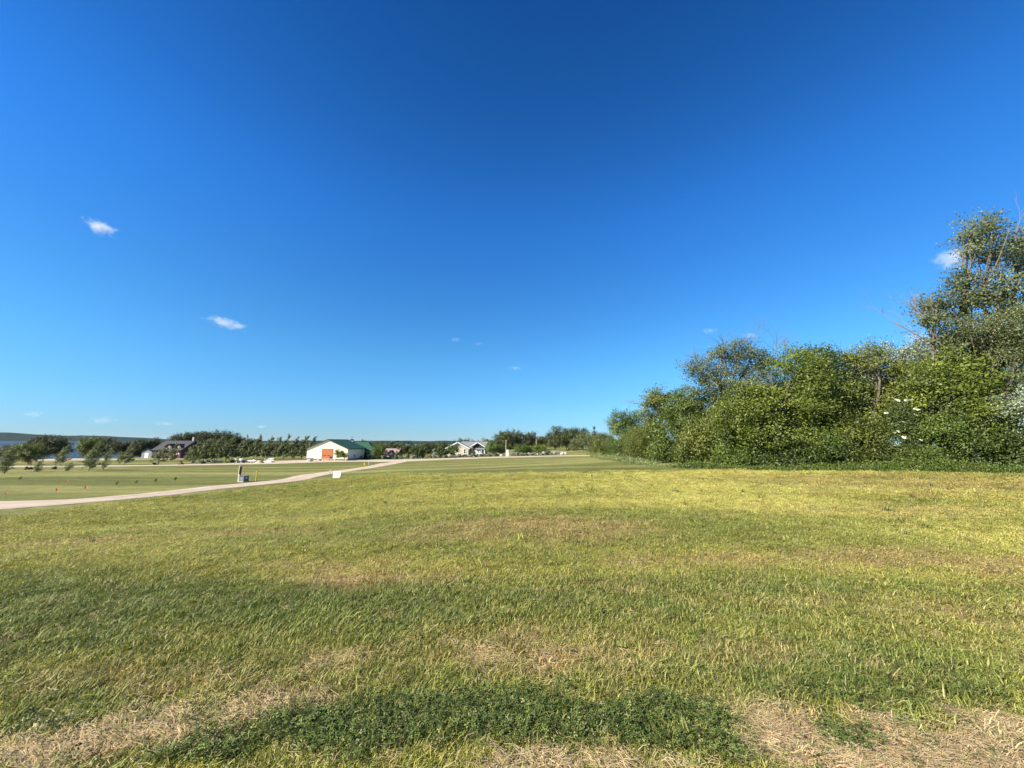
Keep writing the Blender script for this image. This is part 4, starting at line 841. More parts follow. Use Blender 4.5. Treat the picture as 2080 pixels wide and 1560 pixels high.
# ---------------------------------------------------------------- meter post, transformer, markers, sign
b1 = ground_at(484, 978.6); D = b1.y; s_ = D / F
up = empty('meter_post', b1, R(0)); up.rotation_euler = (0, R(2.5), 0); tag(up, 'weathered wooden meter post with dark box beside the drive', 'utility post')
MB().box(-.05, .05, -.05, .05, -.3, 14.5 * s_).build('lower_post', PALE_WOOD, up)
MB().box(-.075, -.005, -.045, .045, 14.5 * s_ + .002, 31 * s_).build('upper_post', PALE_WOOD, up)
MB().box(.0, .05, -.09, .08, 15 * s_, 30 * s_).build('meter_box', DARK, up)
MB().box(.055, .115, -.04, .04, .02, 31.5 * s_).build('conduit', BROWN_WOOD, up)
b1 = ground_at(495, 978.8); tr = empty('transformer_box', b1, R(-20)); tag(tr, 'dark grey steel transformer box at the foot of the meter post', 'transformer')
hw = 6.2 * s_; hh = 11.6 * s_
MB().box(-hw * 1.08, hw * 1.08, -hw * .95, hw * .95, -.15, .05).build('pad', CONCRETE, tr)
MB().add([(-hw, -hw * .85, .052), (hw, -hw * .85, .052), (hw, hw * .85, .052), (-hw, hw * .85, .052), (-hw, -hw * .80, hh * .9), (hw, -hw * .80, hh * .9), (hw, hw * .85, hh), (-hw, hw * .85, hh)], [(3, 2, 1, 0), (4, 5, 6, 7), (0, 1, 5, 4), (1, 2, 6, 5), (2, 3, 7, 6), (3, 0, 4, 7)]).build('cabinet', GREYBOX, tr)
MB().slab([(-hw * 1.05, -hw * .92, hh * .9 + .03), (hw * 1.05, -hw * .92, hh * .9 + .03), (hw * 1.05, hw * .92, hh + .03), (-hw * 1.05, hw * .92, hh + .03)], .025).build('lid', GREYBOX, tr)
MB().box(-.03, .03, -hw * .9, -hw * .82, hh * .45, hh * .6).build('handle', GALV, tr)
MB().box(hw, hw + .015, -.07, .07, hh * .55, hh * .8).build('plate', GALV, tr)
b1 = ground_at(520, 977); mk = empty('marker_post', b1); tag(mk, 'yellow utility marker post with a flared cap beside the transformer box', 'post'); h_ = at_depth(520, 957, b1.y).z - b1.z
MB().tube([(0, 0, -.2), (0, 0, h_ * .88)], [.042, .042], 10).build('post', YELLOW, mk); MB().tube([(0, 0, h_ * .88), (0, 0, h_ * .92), (0, 0, h_)], [.046, .062, .055], 10).build('cap', YELLOW, mk)
b1 = ground_at(489.5, 977.5); mk = empty('lath_stake', b1); tag(mk, 'thin brown survey stake right behind the meter post', 'stake'); h_ = at_depth(489, 947, b1.y + .3).z - b1.z
MB().box(-.015, .015, .28, .30, -.1, h_).build('stake', BROWN_WOOD, mk); MB().box(-.02, .02, .27, .31, h_ * .9, h_ * .97).build('ribbon', ORANGE_FLAG, mk)
b1 = ground_at(683, 972); D = b1.y; s_ = D / F; sg = empty('lot_sign', b1, R(-6)); sg.rotation_euler = (R(-4), R(3), R(-6)); tag(sg, 'small white lot sign with faint pink print beside the drive', 'sign')
m, nt, b = mat_new('sign_print'); tc = N(nt, 'ShaderNodeTexCoord').outputs['Object']
mp2 = N(nt, 'ShaderNodeMapping'); mp2.inputs['Scale'].default_value = (9, 1, 7); nt.links.new(tc, mp2.inputs[0])
c = mixc(nt, ramp(nt, noise(nt, 1.0, 3, mp2.outputs[0]), .48, .62), (.80, .79, .78), (.58, .36, .46)); nt.links.new(c, b.inputs['Base Color']); b.inputs['Roughness'].default_value = .5
bd = MB().box(-7.6 * s_, 7.6 * s_, -.012, .012, .035, 13.6 * s_).build('board', WHITE, sg)
MB().box(-5.2 * s_, 5.2 * s_, -.0135, -.0123, 3.0 * s_, 11.2 * s_).build('print', m, bd)
for sx in (-1, 1): MB().tube([(sx * 5.2 * s_, .02, -.2), (sx * 5.2 * s_, .02, 12.5 * s_)], [.006, .006], 6).build('wire_leg', GALV, sg)
b1 = ground_at(669.6, 972); h_ = at_depth(669.4, 954.8, b1.y).z - b1.z; mk = empty('lath_stake', b1); tag(mk, 'thin wooden stake with pale tip beside the white sign', 'stake')
MB().box(-.014, .014, -.01, .01, -.1, h_ * .82).build('stake', BROWN_WOOD, mk); MB().box(-.02, .02, -.013, .013, h_ * .82 + .001, h_).build('tip', WHITE, mk)
for px_, pb_, pt_, lb_ in ((9.5, 1006, 1000.6, 'faded orange marker flag nearest the bend of the drive'), (112, 1001, 992, 'bright orange marker flag on the dark bare patch'), (132.5, 984, 975.5, 'orange marker flag with a pale edge, highest on the lower lawn'), (170.5, 998, 987.5, 'orange marker flag above the drive with a pale edge')):
    b1 = ground_at(px_, pb_); h_ = at_depth(px_, pt_, b1.y).z - b1.z; fl = empty('marker_flag', b1, R(20)); tag(fl, lb_, 'flag', 'utility flags on the lower lawn')
    MB().tube([(0, 0, -.1), (0, 0, h_)], [.006, .006], 5).build('wire', GALV, fl)
    pts = [(i * .03, .015 * math.sin(i * 1.3)) for i in range(5)]; q = MB(); hf = min(.13, h_ * .5)
    q.add([(x_, y_, z) for (x_, y_) in pts for z in (h_ - hf, h_)] + [(x_, y_ + .004, z) for (x_, y_) in pts for z in (h_ - hf, h_)], [(2 * i, 2 * i + 2, 2 * i + 3, 2 * i + 1) for i in range(4)] + [(10 + 2 * i + 1, 10 + 2 * i + 3, 10 + 2 * i + 2, 10 + 2 * i) for i in range(4)]).build('flag', ORANGE_FLAG, fl)
# white pillar, light poles and boulders by the far road
b1 = ground_at(1030.5, 927.2); D = b1.y; s_ = D / F; pi_ = empty('entrance_pillar', b1); tag(pi_, 'white tapered stone pillar beside the far gravel road', 'pillar')
MB().box(-3.4 * s_, 3.4 * s_, -.4, .4, -.2, 2.0 * s_).build('plinth', STONE, pi_)
MB().add([(-2.6 * s_, -.3, 2 * s_), (2.6 * s_, -.3, 2 * s_), (2.6 * s_, .3, 2 * s_), (-2.6 * s_, .3, 2 * s_), (-1.7 * s_, -.2, 12.2 * s_), (1.9 * s_, -.2, 12.2 * s_), (1.9 * s_, .2, 12.2 * s_), (-1.7 * s_, .2, 12.2 * s_)], [(0, 1, 5, 4), (1, 2, 6, 5), (2, 3, 7, 6), (3, 0, 4, 7)]).build('shaft', WHITE, pi_)
MB().box(-2.1 * s_, 2.3 * s_, -.26, .26, 12.2 * s_, 13.2 * s_).build('cap', WHITE, pi_)
for px_, d_, pt_, hd, lb_ in ((1027.5, 112, 895, False, 'thin cream pole rising behind the white pillar'), (1089.4, 128, 891.5, True, 'pale lamp pole with a small dark head in front of the oaks')):
    b1 = foot(px_, None, d_); h_ = at_depth(px_, pt_, d_).z - b1.z; lp = empty('lamp_pole', b1); tag(lp, lb_, 'pole')
    MB().tube([(0, 0, -.3), (0, 0, h_)], [.065, .05], 8).build('pole', paint('cream_pole', (.62, .56, .36), .6), lp)
    MB().box(-.32 if hd else -.12, .32 if hd else .12, -.14, .14, h_, h_ + (.22 if hd else .1)).build('lamp_head' if hd else 'cap', DARK if hd else WHITE, lp)
rg3 = random.Random(8)
for i, (px_, py_, k) in enumerate(((1018, 927.6, .55), (1046, 926.8, .5), (1067, 925.9, .5), (1074, 925.6, .7), (1080, 925.3, .5), (1091, 925.2, .6), (1103, 925, .8), (1117, 924.6, .7), (1126, 924.4, .8), (1134, 924.2, .6), (1142, 924.2, .7), (1148, 924, .6))):
    b1 = ground_at(px_, py_ - .9); q = MB(); n = 8; rr = [(-.15, .9), (.35, 1.0), (.75, .7), (1.0, .25)]
    q.add([(math.cos(6.283 * j / n + z_) * r_ * k * rg3.uniform(.75, 1.2), math.sin(6.283 * j / n + z_) * r_ * k * .8 * rg3.uniform(.75, 1.2), z_ * k * 1.1 * rg3.uniform(.9, 1.1)) for z_, r_ in rr for j in range(n)], [(a * n + j, a * n + (j + 1) % n, (a + 1) * n + (j + 1) % n, (a + 1) * n + j) for a in range(3) for j in range(n)] + [tuple(range(3 * n, 4 * n))])
    o = q.build('boulder', STONE); o.location = b1; tag(o, 'pale boulder lining the far road below the oaks', 'boulder', 'boulders along the far road')
# ---------------------------------------------------------------- cart, trailer, dock frames and sand by the windbreak
def wheel(parent, x, y, z, r, w=.12):
    q = MB().tube([(x, y - w / 2, z), (x, y + w / 2, z)], [r, r], 14).build('wheel', RUBBER, parent); MB().tube([(x, y - w / 2 - .01, z), (x, y + w / 2 + .01, z)], [r * .5, r * .5], 10).build('rim', GALV, q)
b1 = ground_at(488, 940.6); s_ = b1.y / F; ct = empty('utility_cart', b1); tag(ct, 'small dark utility cart carrying a white box', 'cart')
MB().box(-7 * s_, 6.5 * s_, -.5, .5, 2.2 * s_, 5.2 * s_).build('bed', DARK, ct); MB().box(-6.5 * s_, -3.5 * s_, -.45, .45, 5.2 * s_, 6.2 * s_).build('hood', GREYBOX, ct)
MB().box(-.2 * s_, 3.4 * s_, -.4, .4, 5.21 * s_, 9 * s_).build('white_box', WHITE, ct)
MB().slab([(4.2 * s_, -.4, 4.0 * s_), (5.4 * s_, -.4, 8.6 * s_), (5.4 * s_, .4, 8.6 * s_), (4.2 * s_, .4, 4.0 * s_)], .05).build('tailgate', GALV, ct)
MB().slab([(-11.5 * s_, -.1, 10 * s_), (-6.4 * s_, -.1, 5.4 * s_), (-6.4 * s_, .1, 5.4 * s_), (-11.5 * s_, .1, 10 * s_)], .12).build('loader_arm', WHITE, ct)
for x_ in (-5 * s_, 4.4 * s_):
    for y_ in (-.5, .5): wheel(ct, x_, y_, .24, .28)
b1 = ground_at(515, 940.2); s_ = b1.y / F; tl = empty('flatbed_trailer', b1); tag(tl, 'white flatbed trailer parked under the windbreak', 'trailer')
MB().box(-8.5 * s_, 7.6 * s_, -.7, .7, 3.6 * s_, 5.0 * s_).build('deck', WHITE, tl); MB().box(-8.5 * s_, 7.6 * s_, -.72, -.66, 5.0 * s_, 5.7 * s_).build('side_rail', WHITE, tl)
MB().poly([(-1.0 * s_, 5.01 * s_), (3 * s_, 5.01 * s_), (1.6 * s_, 7.6 * s_), (-.6 * s_, 6.6 * s_)], -.3, .3).build('load', GALV, tl); MB().box(7.6 * s_, 10 * s_, -.05, .05, 3.4 * s_, 4.1 * s_).build('drawbar', GALV, tl)
for y_ in (-.62, .62):
    for x_ in (-1.5 * s_, 3 * s_): wheel(tl, x_, y_, .23, .26)
b1 = ground_at(545, 939.6); s_ = b1.y / F; df = empty('dock_frames', b1); tag(df, 'jumbled white metal dock frames stacked on the grass', 'dock frames'); rg4 = random.Random(3)
MB().box(-10 * s_, 9 * s_, -.6, .6, .05, 2.4 * s_).build('base_frame', GALV, df)
for i in range(9):
    x_ = rg4.uniform(-8, 4) * s_; a = rg4.uniform(-.35, .35); L_ = rg4.uniform(5, 10) * s_; z_ = (2.8 + i * .55) * s_; y_ = rg4.uniform(-.5, .4)
    MB().tube([(x_, y_, z_), (x_ + L_ * math.cos(a), y_ + .2, z_ + L_ * math.sin(a))], [.07, .07], 6).build('frame_tube', WHITE, df)
for x_, h_ in ((-8, 8.5), (-2, 7.5), (9.5, 7.0)): MB().tube([(x_ * s_, 0, 0), ((x_ + .8) * s_, 0, h_ * s_)], [.06, .05], 6).build('upright', WHITE, df)
b1 = ground_at(527, 941.2); q = MB(); n = 14
q.add([(math.cos(6.283 * j / n) * r_ * rg4.uniform(.85, 1.15), math.sin(6.283 * j / n) * r_ * rg4.uniform(.85, 1.15), z_) for z_, r_ in ((-.1, 1.1), (.2, .85), (.5, .45), (.68, .1)) for j in range(n)], [(a * n + j, a * n + (j + 1) % n, (a + 1) * n + (j + 1) % n, (a + 1) * n + j) for a in range(3) for j in range(n)] + [tuple(range(3 * n, 4 * n))])
o = q.build('sand_pile', SAND, smooth=True); o.location = b1; tag(o, 'small tan sand pile between trailer and dock frames', 'sand pile')
# two boats moored off the far shore
for px_, lb_, k in ((130, 'white boat with a cabin off the far lake shore', 1.0), (142, 'smaller white boat beside the cabin boat off the far shore', .7)):
    d = 2600; x_ = ray(px_, 893).x * d; bt = empty('boat', (x_, d, LAKE_Z)); tag(bt, lb_, 'boat'); bt.scale = (k, k, k)
    MB().add([(-6, -1.5, .1), (5, -1.5, .1), (5, 1.5, .1), (-6, 1.5, .1), (-7, -2, 2.4), (8, 0, 2.8), (-7, 2, 2.4), (4, -2, 2.4), (4, 2, 2.4)], [(3, 2, 1, 0), (0, 1, 7, 4), (1, 5, 7), (1, 2, 5), (2, 8, 5), (2, 3, 6, 8), (3, 0, 4, 6), (4, 7, 5, 8, 6)]).build('hull', WHITE, bt)
    MB().poly([(-5, 2.41), (2, 2.41), (1, 5.0), (-4, 5.0)], -1.4, 1.4).build('cabin', WHITE, bt)

# ---------------------------------------------------------------- distant woods behind everything
def far_wood(name, label, pts, d, n, leaf, mat):
    rng = np.random.default_rng(n); px = rng.uniform(pts[0][0], pts[-1][0], n); top = np.interp(px, [p[0] for p in pts], [p[1] for p in pts])
    x = np.array([ray(p, 900).x for p in px]) ; dd = d * rng.uniform(.94, 1.06, n); X = x * dd; Z0 = gz(X, dd)
    zt = np.array([at_depth(p, t_, q).z for p, t_, q in zip(px, top, dd)]); zt = zt - (1 - vnoise(px * .16, px * 0, 3)) * 5 - rng.random(n) ** 2 * 2
    f = rng.random(n) ** .6; c = np.stack([X, dd, Z0 + (np.maximum(zt, Z0 + 2) - Z0) * f], 1)
    me = leaf_cloud(name, c, unit(rng, n), norm(unit(rng, n) * .7 + np.array([-.2, -.4, .6])), leaf * rng.uniform(.6, 1.4, n), np.clip(rng.normal(.4, .2, n), 0, 1), True, .7)
    tag(link(name, me, mat), label, 'woods', kind='stuff')
far_wood('distant_wood', 'distant dark woods behind the barn and houses', [(380, 896), (640, 896), (740, 895), (860, 896), (1000, 894), (1100, 891), (1200, 887), (1320, 883)], 330, 26000, 1.5, L_OAK)

# ---------------------------------------------------------------- summer haze over the lake and far hills
m = bpy.data.materials.new('summer_air'); m.use_nodes = True; nt = m.node_tree; nt.nodes.clear(); out = N(nt, 'ShaderNodeOutputMaterial'); pv = N(nt, 'ShaderNodeVolumePrincipled')
pv.inputs['Color'].default_value = (.78, .88, 1.0, 1); pv.inputs['Density'].default_value = 0.16e-4; nt.links.new(pv.outputs[0], out.inputs['Volume'])
tag(MB().box(-7200, 7200, -260, 7200, -34, 48).build('haze', m), 'thin bluish summer haze in the air', 'haze', kind='stuff')

# ---------------------------------------------------------------- grass, clover and straw of the near field
def blades(rng, n, h, wid, spread, lean, curl):
    """tuft of n bent blades as triangles"""
    V, T = [], []
    for i in range(n):
        a = rng.uniform(0, 6.28); r = spread * math.sqrt(rng.random()); b = np.array([r * math.cos(a), r * math.sin(a), -.004]); d = rng.uniform(0, 6.28)
        H = h * rng.uniform(.55, 1.25); L = abs(rng.normal(0, lean)) * H; s = np.array([-math.sin(d), math.cos(d), 0]) * wid * rng.uniform(.7, 1.3) / 2; f = np.array([math.cos(d), math.sin(d), 0])
        m_ = b + f * L * .35 + np.array([0, 0, H * .6]); t_ = b + f * (L + curl * H * rng.random()) + np.array([0, 0, H * rng.uniform(.85, 1.0)])
        k = len(V); V += [b - s, b + s, m_ - s * .8, m_ + s * .8, t_]; T += [(k, k + 1, k + 3), (k, k + 3, k + 2), (k + 2, k + 3, k + 4)]
    return np.array(V), np.array(T), np.repeat(rng.uniform(0, 1, n), 5)
def clover(rng, n, h, size, spread):
    V, T, C = [], [], []
    for i in range(n):
        a = rng.uniform(0, 6.28); r = spread * math.sqrt(rng.random()); c = np.array([r * math.cos(a), r * math.sin(a), h * rng.uniform(.5, 1.1)]); t0 = rng.uniform(0, 6.28); tl = rng.normal(0, .35, 2); sz = size * rng.uniform(.7, 1.3); v = rng.random()
        for q in range(3):
            a2 = t0 + q * 2.094; k = len(V)
            for rr, da in ((0, 0), (.75, -.42), (1.05, 0), (.75, .42)):
                x, y = math.cos(a2 + da) * rr * sz, math.sin(a2 + da) * rr * sz; V.append(c + np.array([x, y, x * tl[0] + y * tl[1] + (.12 * sz if da else 0)])); C.append(v)
            T += [(k, k + 1, k + 2), (k, k + 2, k + 3)]
    return np.array(V), np.array(T), np.array(C)
def strands(rng, n, ln, wid, spread):
    V, T, C = [], [], []
    for i in range(n):
        c = np.append(rng.normal(0, spread, 2), rng.uniform(.004, .03)); d = rng.normal(0, .55) + (math.pi if rng.random() < .5 else 0); L = ln * rng.uniform(.4, 1.3); f = np.array([math.cos(d), math.sin(d), rng.normal(0, .12)]); s = np.array([-f[1], f[0], 0]) * wid / 2; bend = np.array([-f[1], f[0], .1]) * rng.normal(0, .16) * L; v = rng.random(); k = len(V)
        for t_ in (0, .5, 1):
            p = c + f * L * (t_ - .5) + bend * (1 - (2 * t_ - 1) ** 2); p[2] = max(p[2], .002); V += [p - s, p + s]; C += [v, v]
        T += [(k, k + 1, k + 3), (k, k + 3, k + 2), (k + 2, k + 3, k + 5), (k + 2, k + 5, k + 4)]
    return np.array(V), np.array(T), np.array(C)
m, nt, b = mat_new('grass_blade'); at = N(nt, 'ShaderNodeAttribute', attribute_name='col', attribute_type='INSTANCER'); tn = N(nt, 'ShaderNodeAttribute', attribute_name='tint')
c = mixc(nt, 1.0, at.outputs['Color'], mixc(nt, tn.outputs['Fac'], (.62, .66, .60), (1.42, 1.34, 1.30)), 'MULTIPLY')
dryb = N(nt, 'ShaderNodeMath', operation='GREATER_THAN'); nt.links.new(tn.outputs['Fac'], dryb.inputs[0]); dryb.inputs[1].default_value = .86
half = N(nt, 'ShaderNodeMath', operation='MULTIPLY'); nt.links.new(dryb.outputs[0], half.inputs[0]); half.inputs[1].default_value = .6
c = mixc(nt, half.outputs[0], c, (.46, .41, .19))                    # one blade in seven has dried to straw
nt.links.new(c, b.inputs['Base Color']); b.inputs['Roughness'].default_value = .55; b.inputs['Specular IOR Level'].default_value = .3
tr_ = N(nt, 'ShaderNodeBsdfTranslucent'); nt.links.new(mixc(nt, 1.0, c, (1.2, 1.15, .6), 'MULTIPLY'), tr_.inputs[0]); mx = N(nt, 'ShaderNodeMixShader'); mx.inputs[0].default_value = .28
nt.links.new(b.outputs[0], mx.inputs[1]); nt.links.new(tr_.outputs[0], mx.inputs[2]); nt.links.new(mx.outputs[0], nt.nodes['Material Output'].inputs[0])
BLADE = m
def scatter(name, label, cat, sources, P, idx, rotz, scl, colr):
    col = bpy.data.collections.new(name + '_pieces')
    for i, (v, t_, c_) in enumerate(sources):
        me = mesh_np('%s_piece_%02d' % (name, i), v, t_, c_); me.materials.append(BLADE); o = bpy.data.objects.new('%s_piece_%02d' % (name, i), me); col.objects.link(o)
    me = bpy.data.meshes.new(name); n = len(P); me.vertices.add(n); me.vertices.foreach_set('co', P.astype(np.float32).ravel())
    a = me.attributes.new('idx', 'INT', 'POINT'); a.data.foreach_set('value', idx.astype(np.int32))
    a = me.attributes.new('rot', 'FLOAT_VECTOR', 'POINT'); a.data.foreach_set('vector', rotz.astype(np.float32).ravel())
    a = me.attributes.new('scl', 'FLOAT_VECTOR', 'POINT'); a.data.foreach_set('vector', scl.astype(np.float32).ravel())
    a = me.attributes.new('col', 'FLOAT_COLOR', 'POINT'); a.data.foreach_set('color', np.concatenate([colr, np.ones((n, 1))], 1).astype(np.float32).ravel())
    o = link(name, me, BLADE); tag(o, label, cat, kind='stuff')
    g = bpy.data.node_groups.new(name, 'GeometryNodeTree'); g.interface.new_socket('Geometry', in_out='INPUT', socket_type='NodeSocketGeometry'); g.interface.new_socket('Geometry', in_out='OUTPUT', socket_type='NodeSocketGeometry')
    gi = g.nodes.new('NodeGroupInput'); go = g.nodes.new('NodeGroupOutput'); ip = g.nodes.new('GeometryNodeInstanceOnPoints'); ci = g.nodes.new('GeometryNodeCollectionInfo')
    ci.inputs[0].default_value = col; ci.inputs[1].default_value = True; ci.inputs[2].default_value = True; ip.inputs['Pick Instance'].default_value = True
    def na(nm, ty): k = g.nodes.new('GeometryNodeInputNamedAttribute'); k.data_type = ty; k.inputs[0].default_value = nm; return k.outputs[0]
    er = g.nodes.new('FunctionNodeEulerToRotation'); g.links.new(na('rot', 'FLOAT_VECTOR'), er.inputs[0])
    g.links.new(gi.outputs[0], ip.inputs['Points']); g.links.new(ci.outputs[0], ip.inputs['Instance']); g.links.new(na('idx', 'INT'), ip.inputs['Instance Index']); g.links.new(er.outputs[0], ip.inputs['Rotation']); g.links.new(na('scl', 'FLOAT_VECTOR'), ip.inputs['Scale'])
    g.links.new(ip.outputs[0], go.inputs[0]); md = o.modifiers.new('scatter', 'NODES'); md.node_group = g
    return o
rng = np.random.default_rng(77)
GR = [blades(rng, 76, .028, .0034, .085, .8, .4) for _ in range(5)] + [blades(rng, 66, .019, .0036, .085, 1.4, .6) for _ in range(4)] + [blades(rng, 80, .042, .0038, .085, .6, .4) for _ in range(3)]
def ring_points(rings, half=R(69)):
    out = []
    for r0, r1, den in rings:
        n = int(den * half * (r1 * r1 - r0 * r0)); r = np.sqrt(rng.uniform(r0 * r0, r1 * r1, n)); th = rng.uniform(-half, half, n); out.append(np.stack([r * np.sin(th), r * np.cos(th)], 1))
    return np.concatenate(out)
Q = ring_points([(1.0, 3.2, 330), (3.2, 5.0, 300), (5.0, 8.0, 260), (8.0, 13, 170), (13, 20, 95), (20, 34, 40), (34, 46, 16)])
cv = cover(Q[:, 0], Q[:, 1]); r = np.hypot(Q[:, 0], Q[:, 1])
keep = (cv['hay'] > .5) & (rng.random(len(Q)) > .96 * cv['straw']) & (rng.random(len(Q)) > .35 * cv['dry'])
Q = Q[keep]; r = r[keep]; cv = {k: v[keep] for k, v in cv.items()}; n = len(Q)
ix = rng.integers(0, 5, n); ix = np.where(rng.random(n) < cv['dry'] * .9 + .12, 5 + rng.integers(0, 4, n), ix); ix = np.where(rng.random(n) < cv['lush'] * .5 + cv['clo'] * .25, 9 + rng.integers(0, 3, n), ix)
clumpy = fbm(Q[:, 0] * 5, Q[:, 1] * 5, 19, 3)
k = (.72 + .62 * clumpy) * rng.uniform(.75, 1.3, n) * (1 + r / 60); sc = np.stack([k * (1 + r / 17), k * (1 + r / 17), k * (1 + r / 90) * (1 - .34 * sstep(3, 7, r))], 1)
cj = cv['col'] * rng.uniform(.78, 1.28, (n, 1)) * (1 + rng.normal(0, .05, (n, 3)))
str_ = rng.random(n) < (.02 + .25 * cv['dry']) * (1 - cv['clo'] * .8); cj[str_] = np.array([.36, .29, .135]) * rng.uniform(.7, 1.2, (str_.sum(), 1))
rz = np.stack([rng.normal(0, .12, n), rng.normal(.10, .12, n), rng.uniform(0, 6.28, n)], 1)
scatter('field_grass', 'mown hay grass of the near field in yellow and green patches', 'grass', GR, np.stack([Q[:, 0], Q[:, 1], gz(Q[:, 0], Q[:, 1])], 1), ix, rz, sc, np.clip(cj, 0, 1))
CL = [clover(rng, 9, .050, .0115, .042) for _ in range(4)]
Q = ring_points([(1.0, 3.4, 2600), (3.4, 6.5, 1300)]); cv = cover(Q[:, 0], Q[:, 1]); keep = rng.random(len(Q)) < np.clip(cv['clo'] * .62, .015, 1); Q = Q[keep]; n = len(Q)
k = rng.uniform(.75, 1.3, n)[:, None] * np.ones(3)
scatter('clover_patch', 'dark green clover patches in the near grass', 'clover', CL, np.stack([Q[:, 0], Q[:, 1], gz(Q[:, 0], Q[:, 1])], 1), rng.integers(0, 4, n), np.stack([rng.normal(0, .15, n), rng.normal(0, .15, n), rng.uniform(0, 6.28, n)], 1), k, np.array([.100, .138, .034]) * rng.uniform(.5, 1.7, (n, 1)))
ST = [strands(rng, 14, .075, .0028, .05) for _ in range(5)] + [strands(rng, 2, .2, .003, .05) for _ in range(1)]
Q = ring_points([(1.0, 3.4, 1700), (3.4, 6, 700), (6, 11, 220)]); cv = cover(Q[:, 0], Q[:, 1]); keep = rng.random(len(Q)) < np.clip(cv['straw'] * 1.0 + cv['dry'] * .12 + .022, 0, 1) * cv['hay']; Q = Q[keep]; n = len(Q); r = np.hypot(Q[:, 0], Q[:, 1])
k = (rng.uniform(.6, 1.15, n))[:, None] * np.ones(3)
scatter('straw_litter', 'dry straw lying loose over the bare patches', 'straw', ST, np.stack([Q[:, 0], Q[:, 1], gz(Q[:, 0], Q[:, 1]) + .006], 1), rng.integers(0, 6, n), np.stack([rng.normal(0, .1, n), rng.normal(0, .1, n), rng.normal(-.45, .5, n) + math.pi * (rng.random(n) < .5)], 1), k, np.array([.60, .475, .29]) * rng.uniform(.5, 1.25, (n, 1)) * (1 + rng.normal(0, .05, (n, 3))))
# scattered taller dark weeds left by the mower
WD = [blades(rng, 12, .11, .009, .05, .9, .5) for _ in range(3)]
Q = ring_points([(9, 16, .7), (16, 34, .7), (34, 46, .3)]); cv = cover(Q[:, 0], Q[:, 1]); w_ = fbm(Q[:, 0] * .22, Q[:, 1] * .22, 41, 3); keep = (cv['hay'] > .6) & (rng.random(len(Q)) < sstep(.42, .70, w_) * .9 + .05); Q = Q[keep]; n = len(Q)
scatter('field_weeds', 'scattered dark weeds standing in the hay field', 'weeds', WD, np.stack([Q[:, 0], Q[:, 1], gz(Q[:, 0], Q[:, 1])], 1), rng.integers(0, 3, n), np.stack([rng.normal(0, .2, n), rng.normal(.2, .2, n), rng.uniform(0, 6.28, n)], 1), rng.uniform(.7, 1.6, n)[:, None] * np.ones(3), np.array([.055, .068, .018]) * rng.uniform(.7, 1.4, (n, 1)))

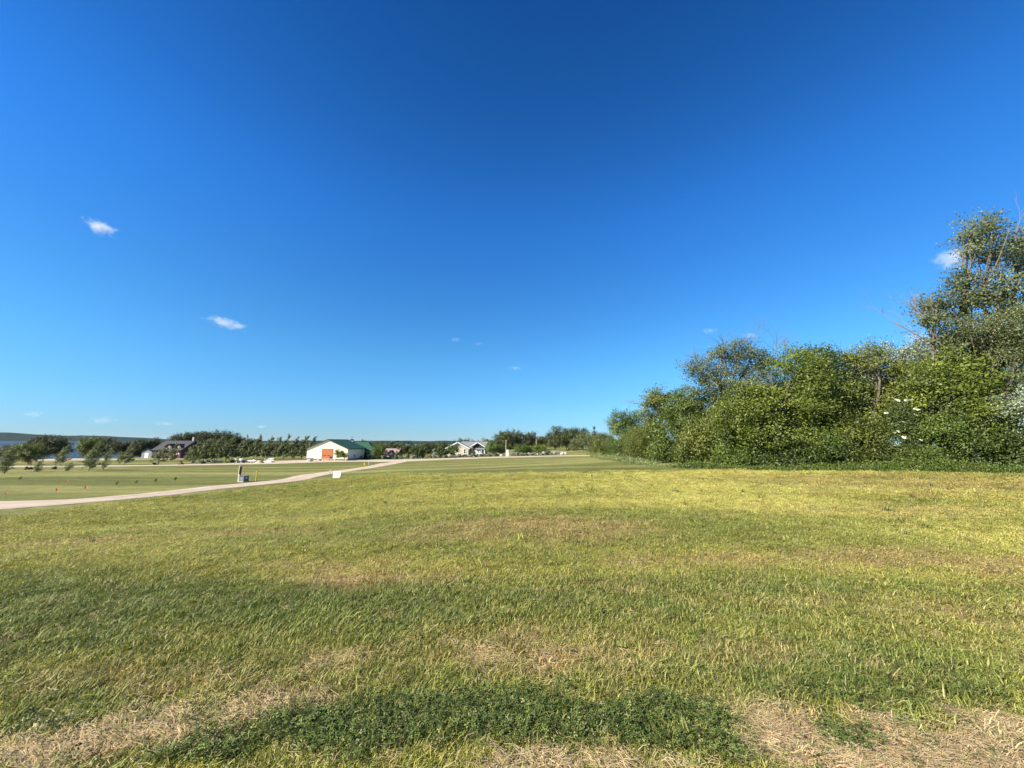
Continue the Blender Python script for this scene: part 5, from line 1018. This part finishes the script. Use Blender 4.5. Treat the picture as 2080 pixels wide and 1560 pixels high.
# ---------------------------------------------------------------- clouds: small bodies of vapour
def cloud_mat(i, dens):
    m = bpy.data.materials.new('cloud_vapour'); m.use_nodes = True; nt = m.node_tree; nt.nodes.clear(); out = N(nt, 'ShaderNodeOutputMaterial'); pv = N(nt, 'ShaderNodeVolumePrincipled')
    tc = N(nt, 'ShaderNodeTexCoord').outputs['Object']; ln_ = N(nt, 'ShaderNodeVectorMath', operation='LENGTH'); nt.links.new(tc, ln_.inputs[0])
    mp = N(nt, 'ShaderNodeMapping'); mp.inputs['Location'].default_value = (i * 3.7, i * 1.3, 0); mp.inputs['Scale'].default_value = (1.9, 1.2, .9); nt.links.new(tc, mp.inputs[0])
    nz = noise(nt, 2.0, 7, mp.outputs[0], .72)
    a = N(nt, 'ShaderNodeMath', operation='MULTIPLY_ADD'); nt.links.new(ln_.outputs['Value'], a.inputs[0]); a.inputs[1].default_value = -1.5; a.inputs[2].default_value = .30
    b2 = N(nt, 'ShaderNodeMath', operation='MULTIPLY_ADD'); nt.links.new(nz, b2.inputs[0]); b2.inputs[1].default_value = 3.6; nt.links.new(a.outputs[0], b2.inputs[2])
    c2 = N(nt, 'ShaderNodeMath', operation='SUBTRACT'); nt.links.new(b2.outputs[0], c2.inputs[0]); c2.inputs[1].default_value = 1.42; c2.use_clamp = True
    d2 = N(nt, 'ShaderNodeMath', operation='MULTIPLY'); nt.links.new(c2.outputs[0], d2.inputs[0]); d2.inputs[1].default_value = dens
    nt.links.new(d2.outputs[0], pv.inputs['Density']); pv.inputs['Color'].default_value = (1, 1, 1, 1); pv.inputs['Anisotropy'].default_value = 0
    nt.links.new(pv.outputs[0], out.inputs['Volume']); return m
def ico(): 
    q = MB(); n, k = 20, 10
    q.add([(math.sin(math.pi * a / k) * math.cos(6.283 * j / n), math.sin(math.pi * a / k) * math.sin(6.283 * j / n), math.cos(math.pi * a / k)) for a in range(1, k) for j in range(n)] + [(0, 0, 1), (0, 0, -1)],
          [(a * n + j, (a + 1) * n + j, (a + 1) * n + (j + 1) % n, a * n + (j + 1) % n) for a in range(k - 2) for j in range(n)] + [((k - 1) * n, j, (j + 1) % n) for j in range(n)] + [((k - 1) * n + 1, (k - 2) * n + (j + 1) % n, (k - 2) * n + j) for j in range(n)]); return q
CLD = [(203, 461, 44, 17, 22, 1.0, 'brightest small cloud, slanting, alone in the blue'), (461, 657, 54, 13, 14, .9, 'thin streak of two joined white wisps'), (1938, 524, 46, 26, -8, .9, 'pale cloud partly hidden by the tallest cottonwood'), (1880, 690, 60, 18, 0, .7, 'low white cloud behind the leaning tree'), (925, 690, 16, 6, 0, .18, 'faint tiny wisp in the middle of the sky'), (972, 699, 12, 5, 0, .14, 'faintest tiny wisp beside another faint one'), (1046, 747, 22, 6, 4, .2, 'faint short wisp low over the grey house'), (1440, 672, 22, 7, 0, .2, 'faint wisp left of the dead twig tips'), (1522, 682, 24, 7, 0, .28, 'small wisp right behind the dead twig tips'), (68, 841, 26, 8, 0, .2, 'low faint cloud over the left end of the lake'), (205, 854, 40, 11, -4, .2, 'wide faint cloud low over the lake hills'), (335, 860, 36, 7, 0, .14, 'very faint flat cloud above the red house'), (531, 867, 14, 5, 0, .3, 'tiny white puff low over the windbreak')]
for i, (px_, py_, hw, hh, rot, dn, lb_) in enumerate(CLD):
    d = 4200.0; c0 = at_depth(px_, py_, d); sx = hw * 1.5 * d / F; sz = hh * 1.55 * d / F
    o = ico().build('cloud', cloud_mat(i, dn * 1.6 / (sz * 1.0)), None); o.location = c0; o.scale = (sx, sz * 1.3, sz); o.rotation_euler = (0, R(rot), 0); tag(o, lb_, 'cloud', 'small clouds in the clear sky')
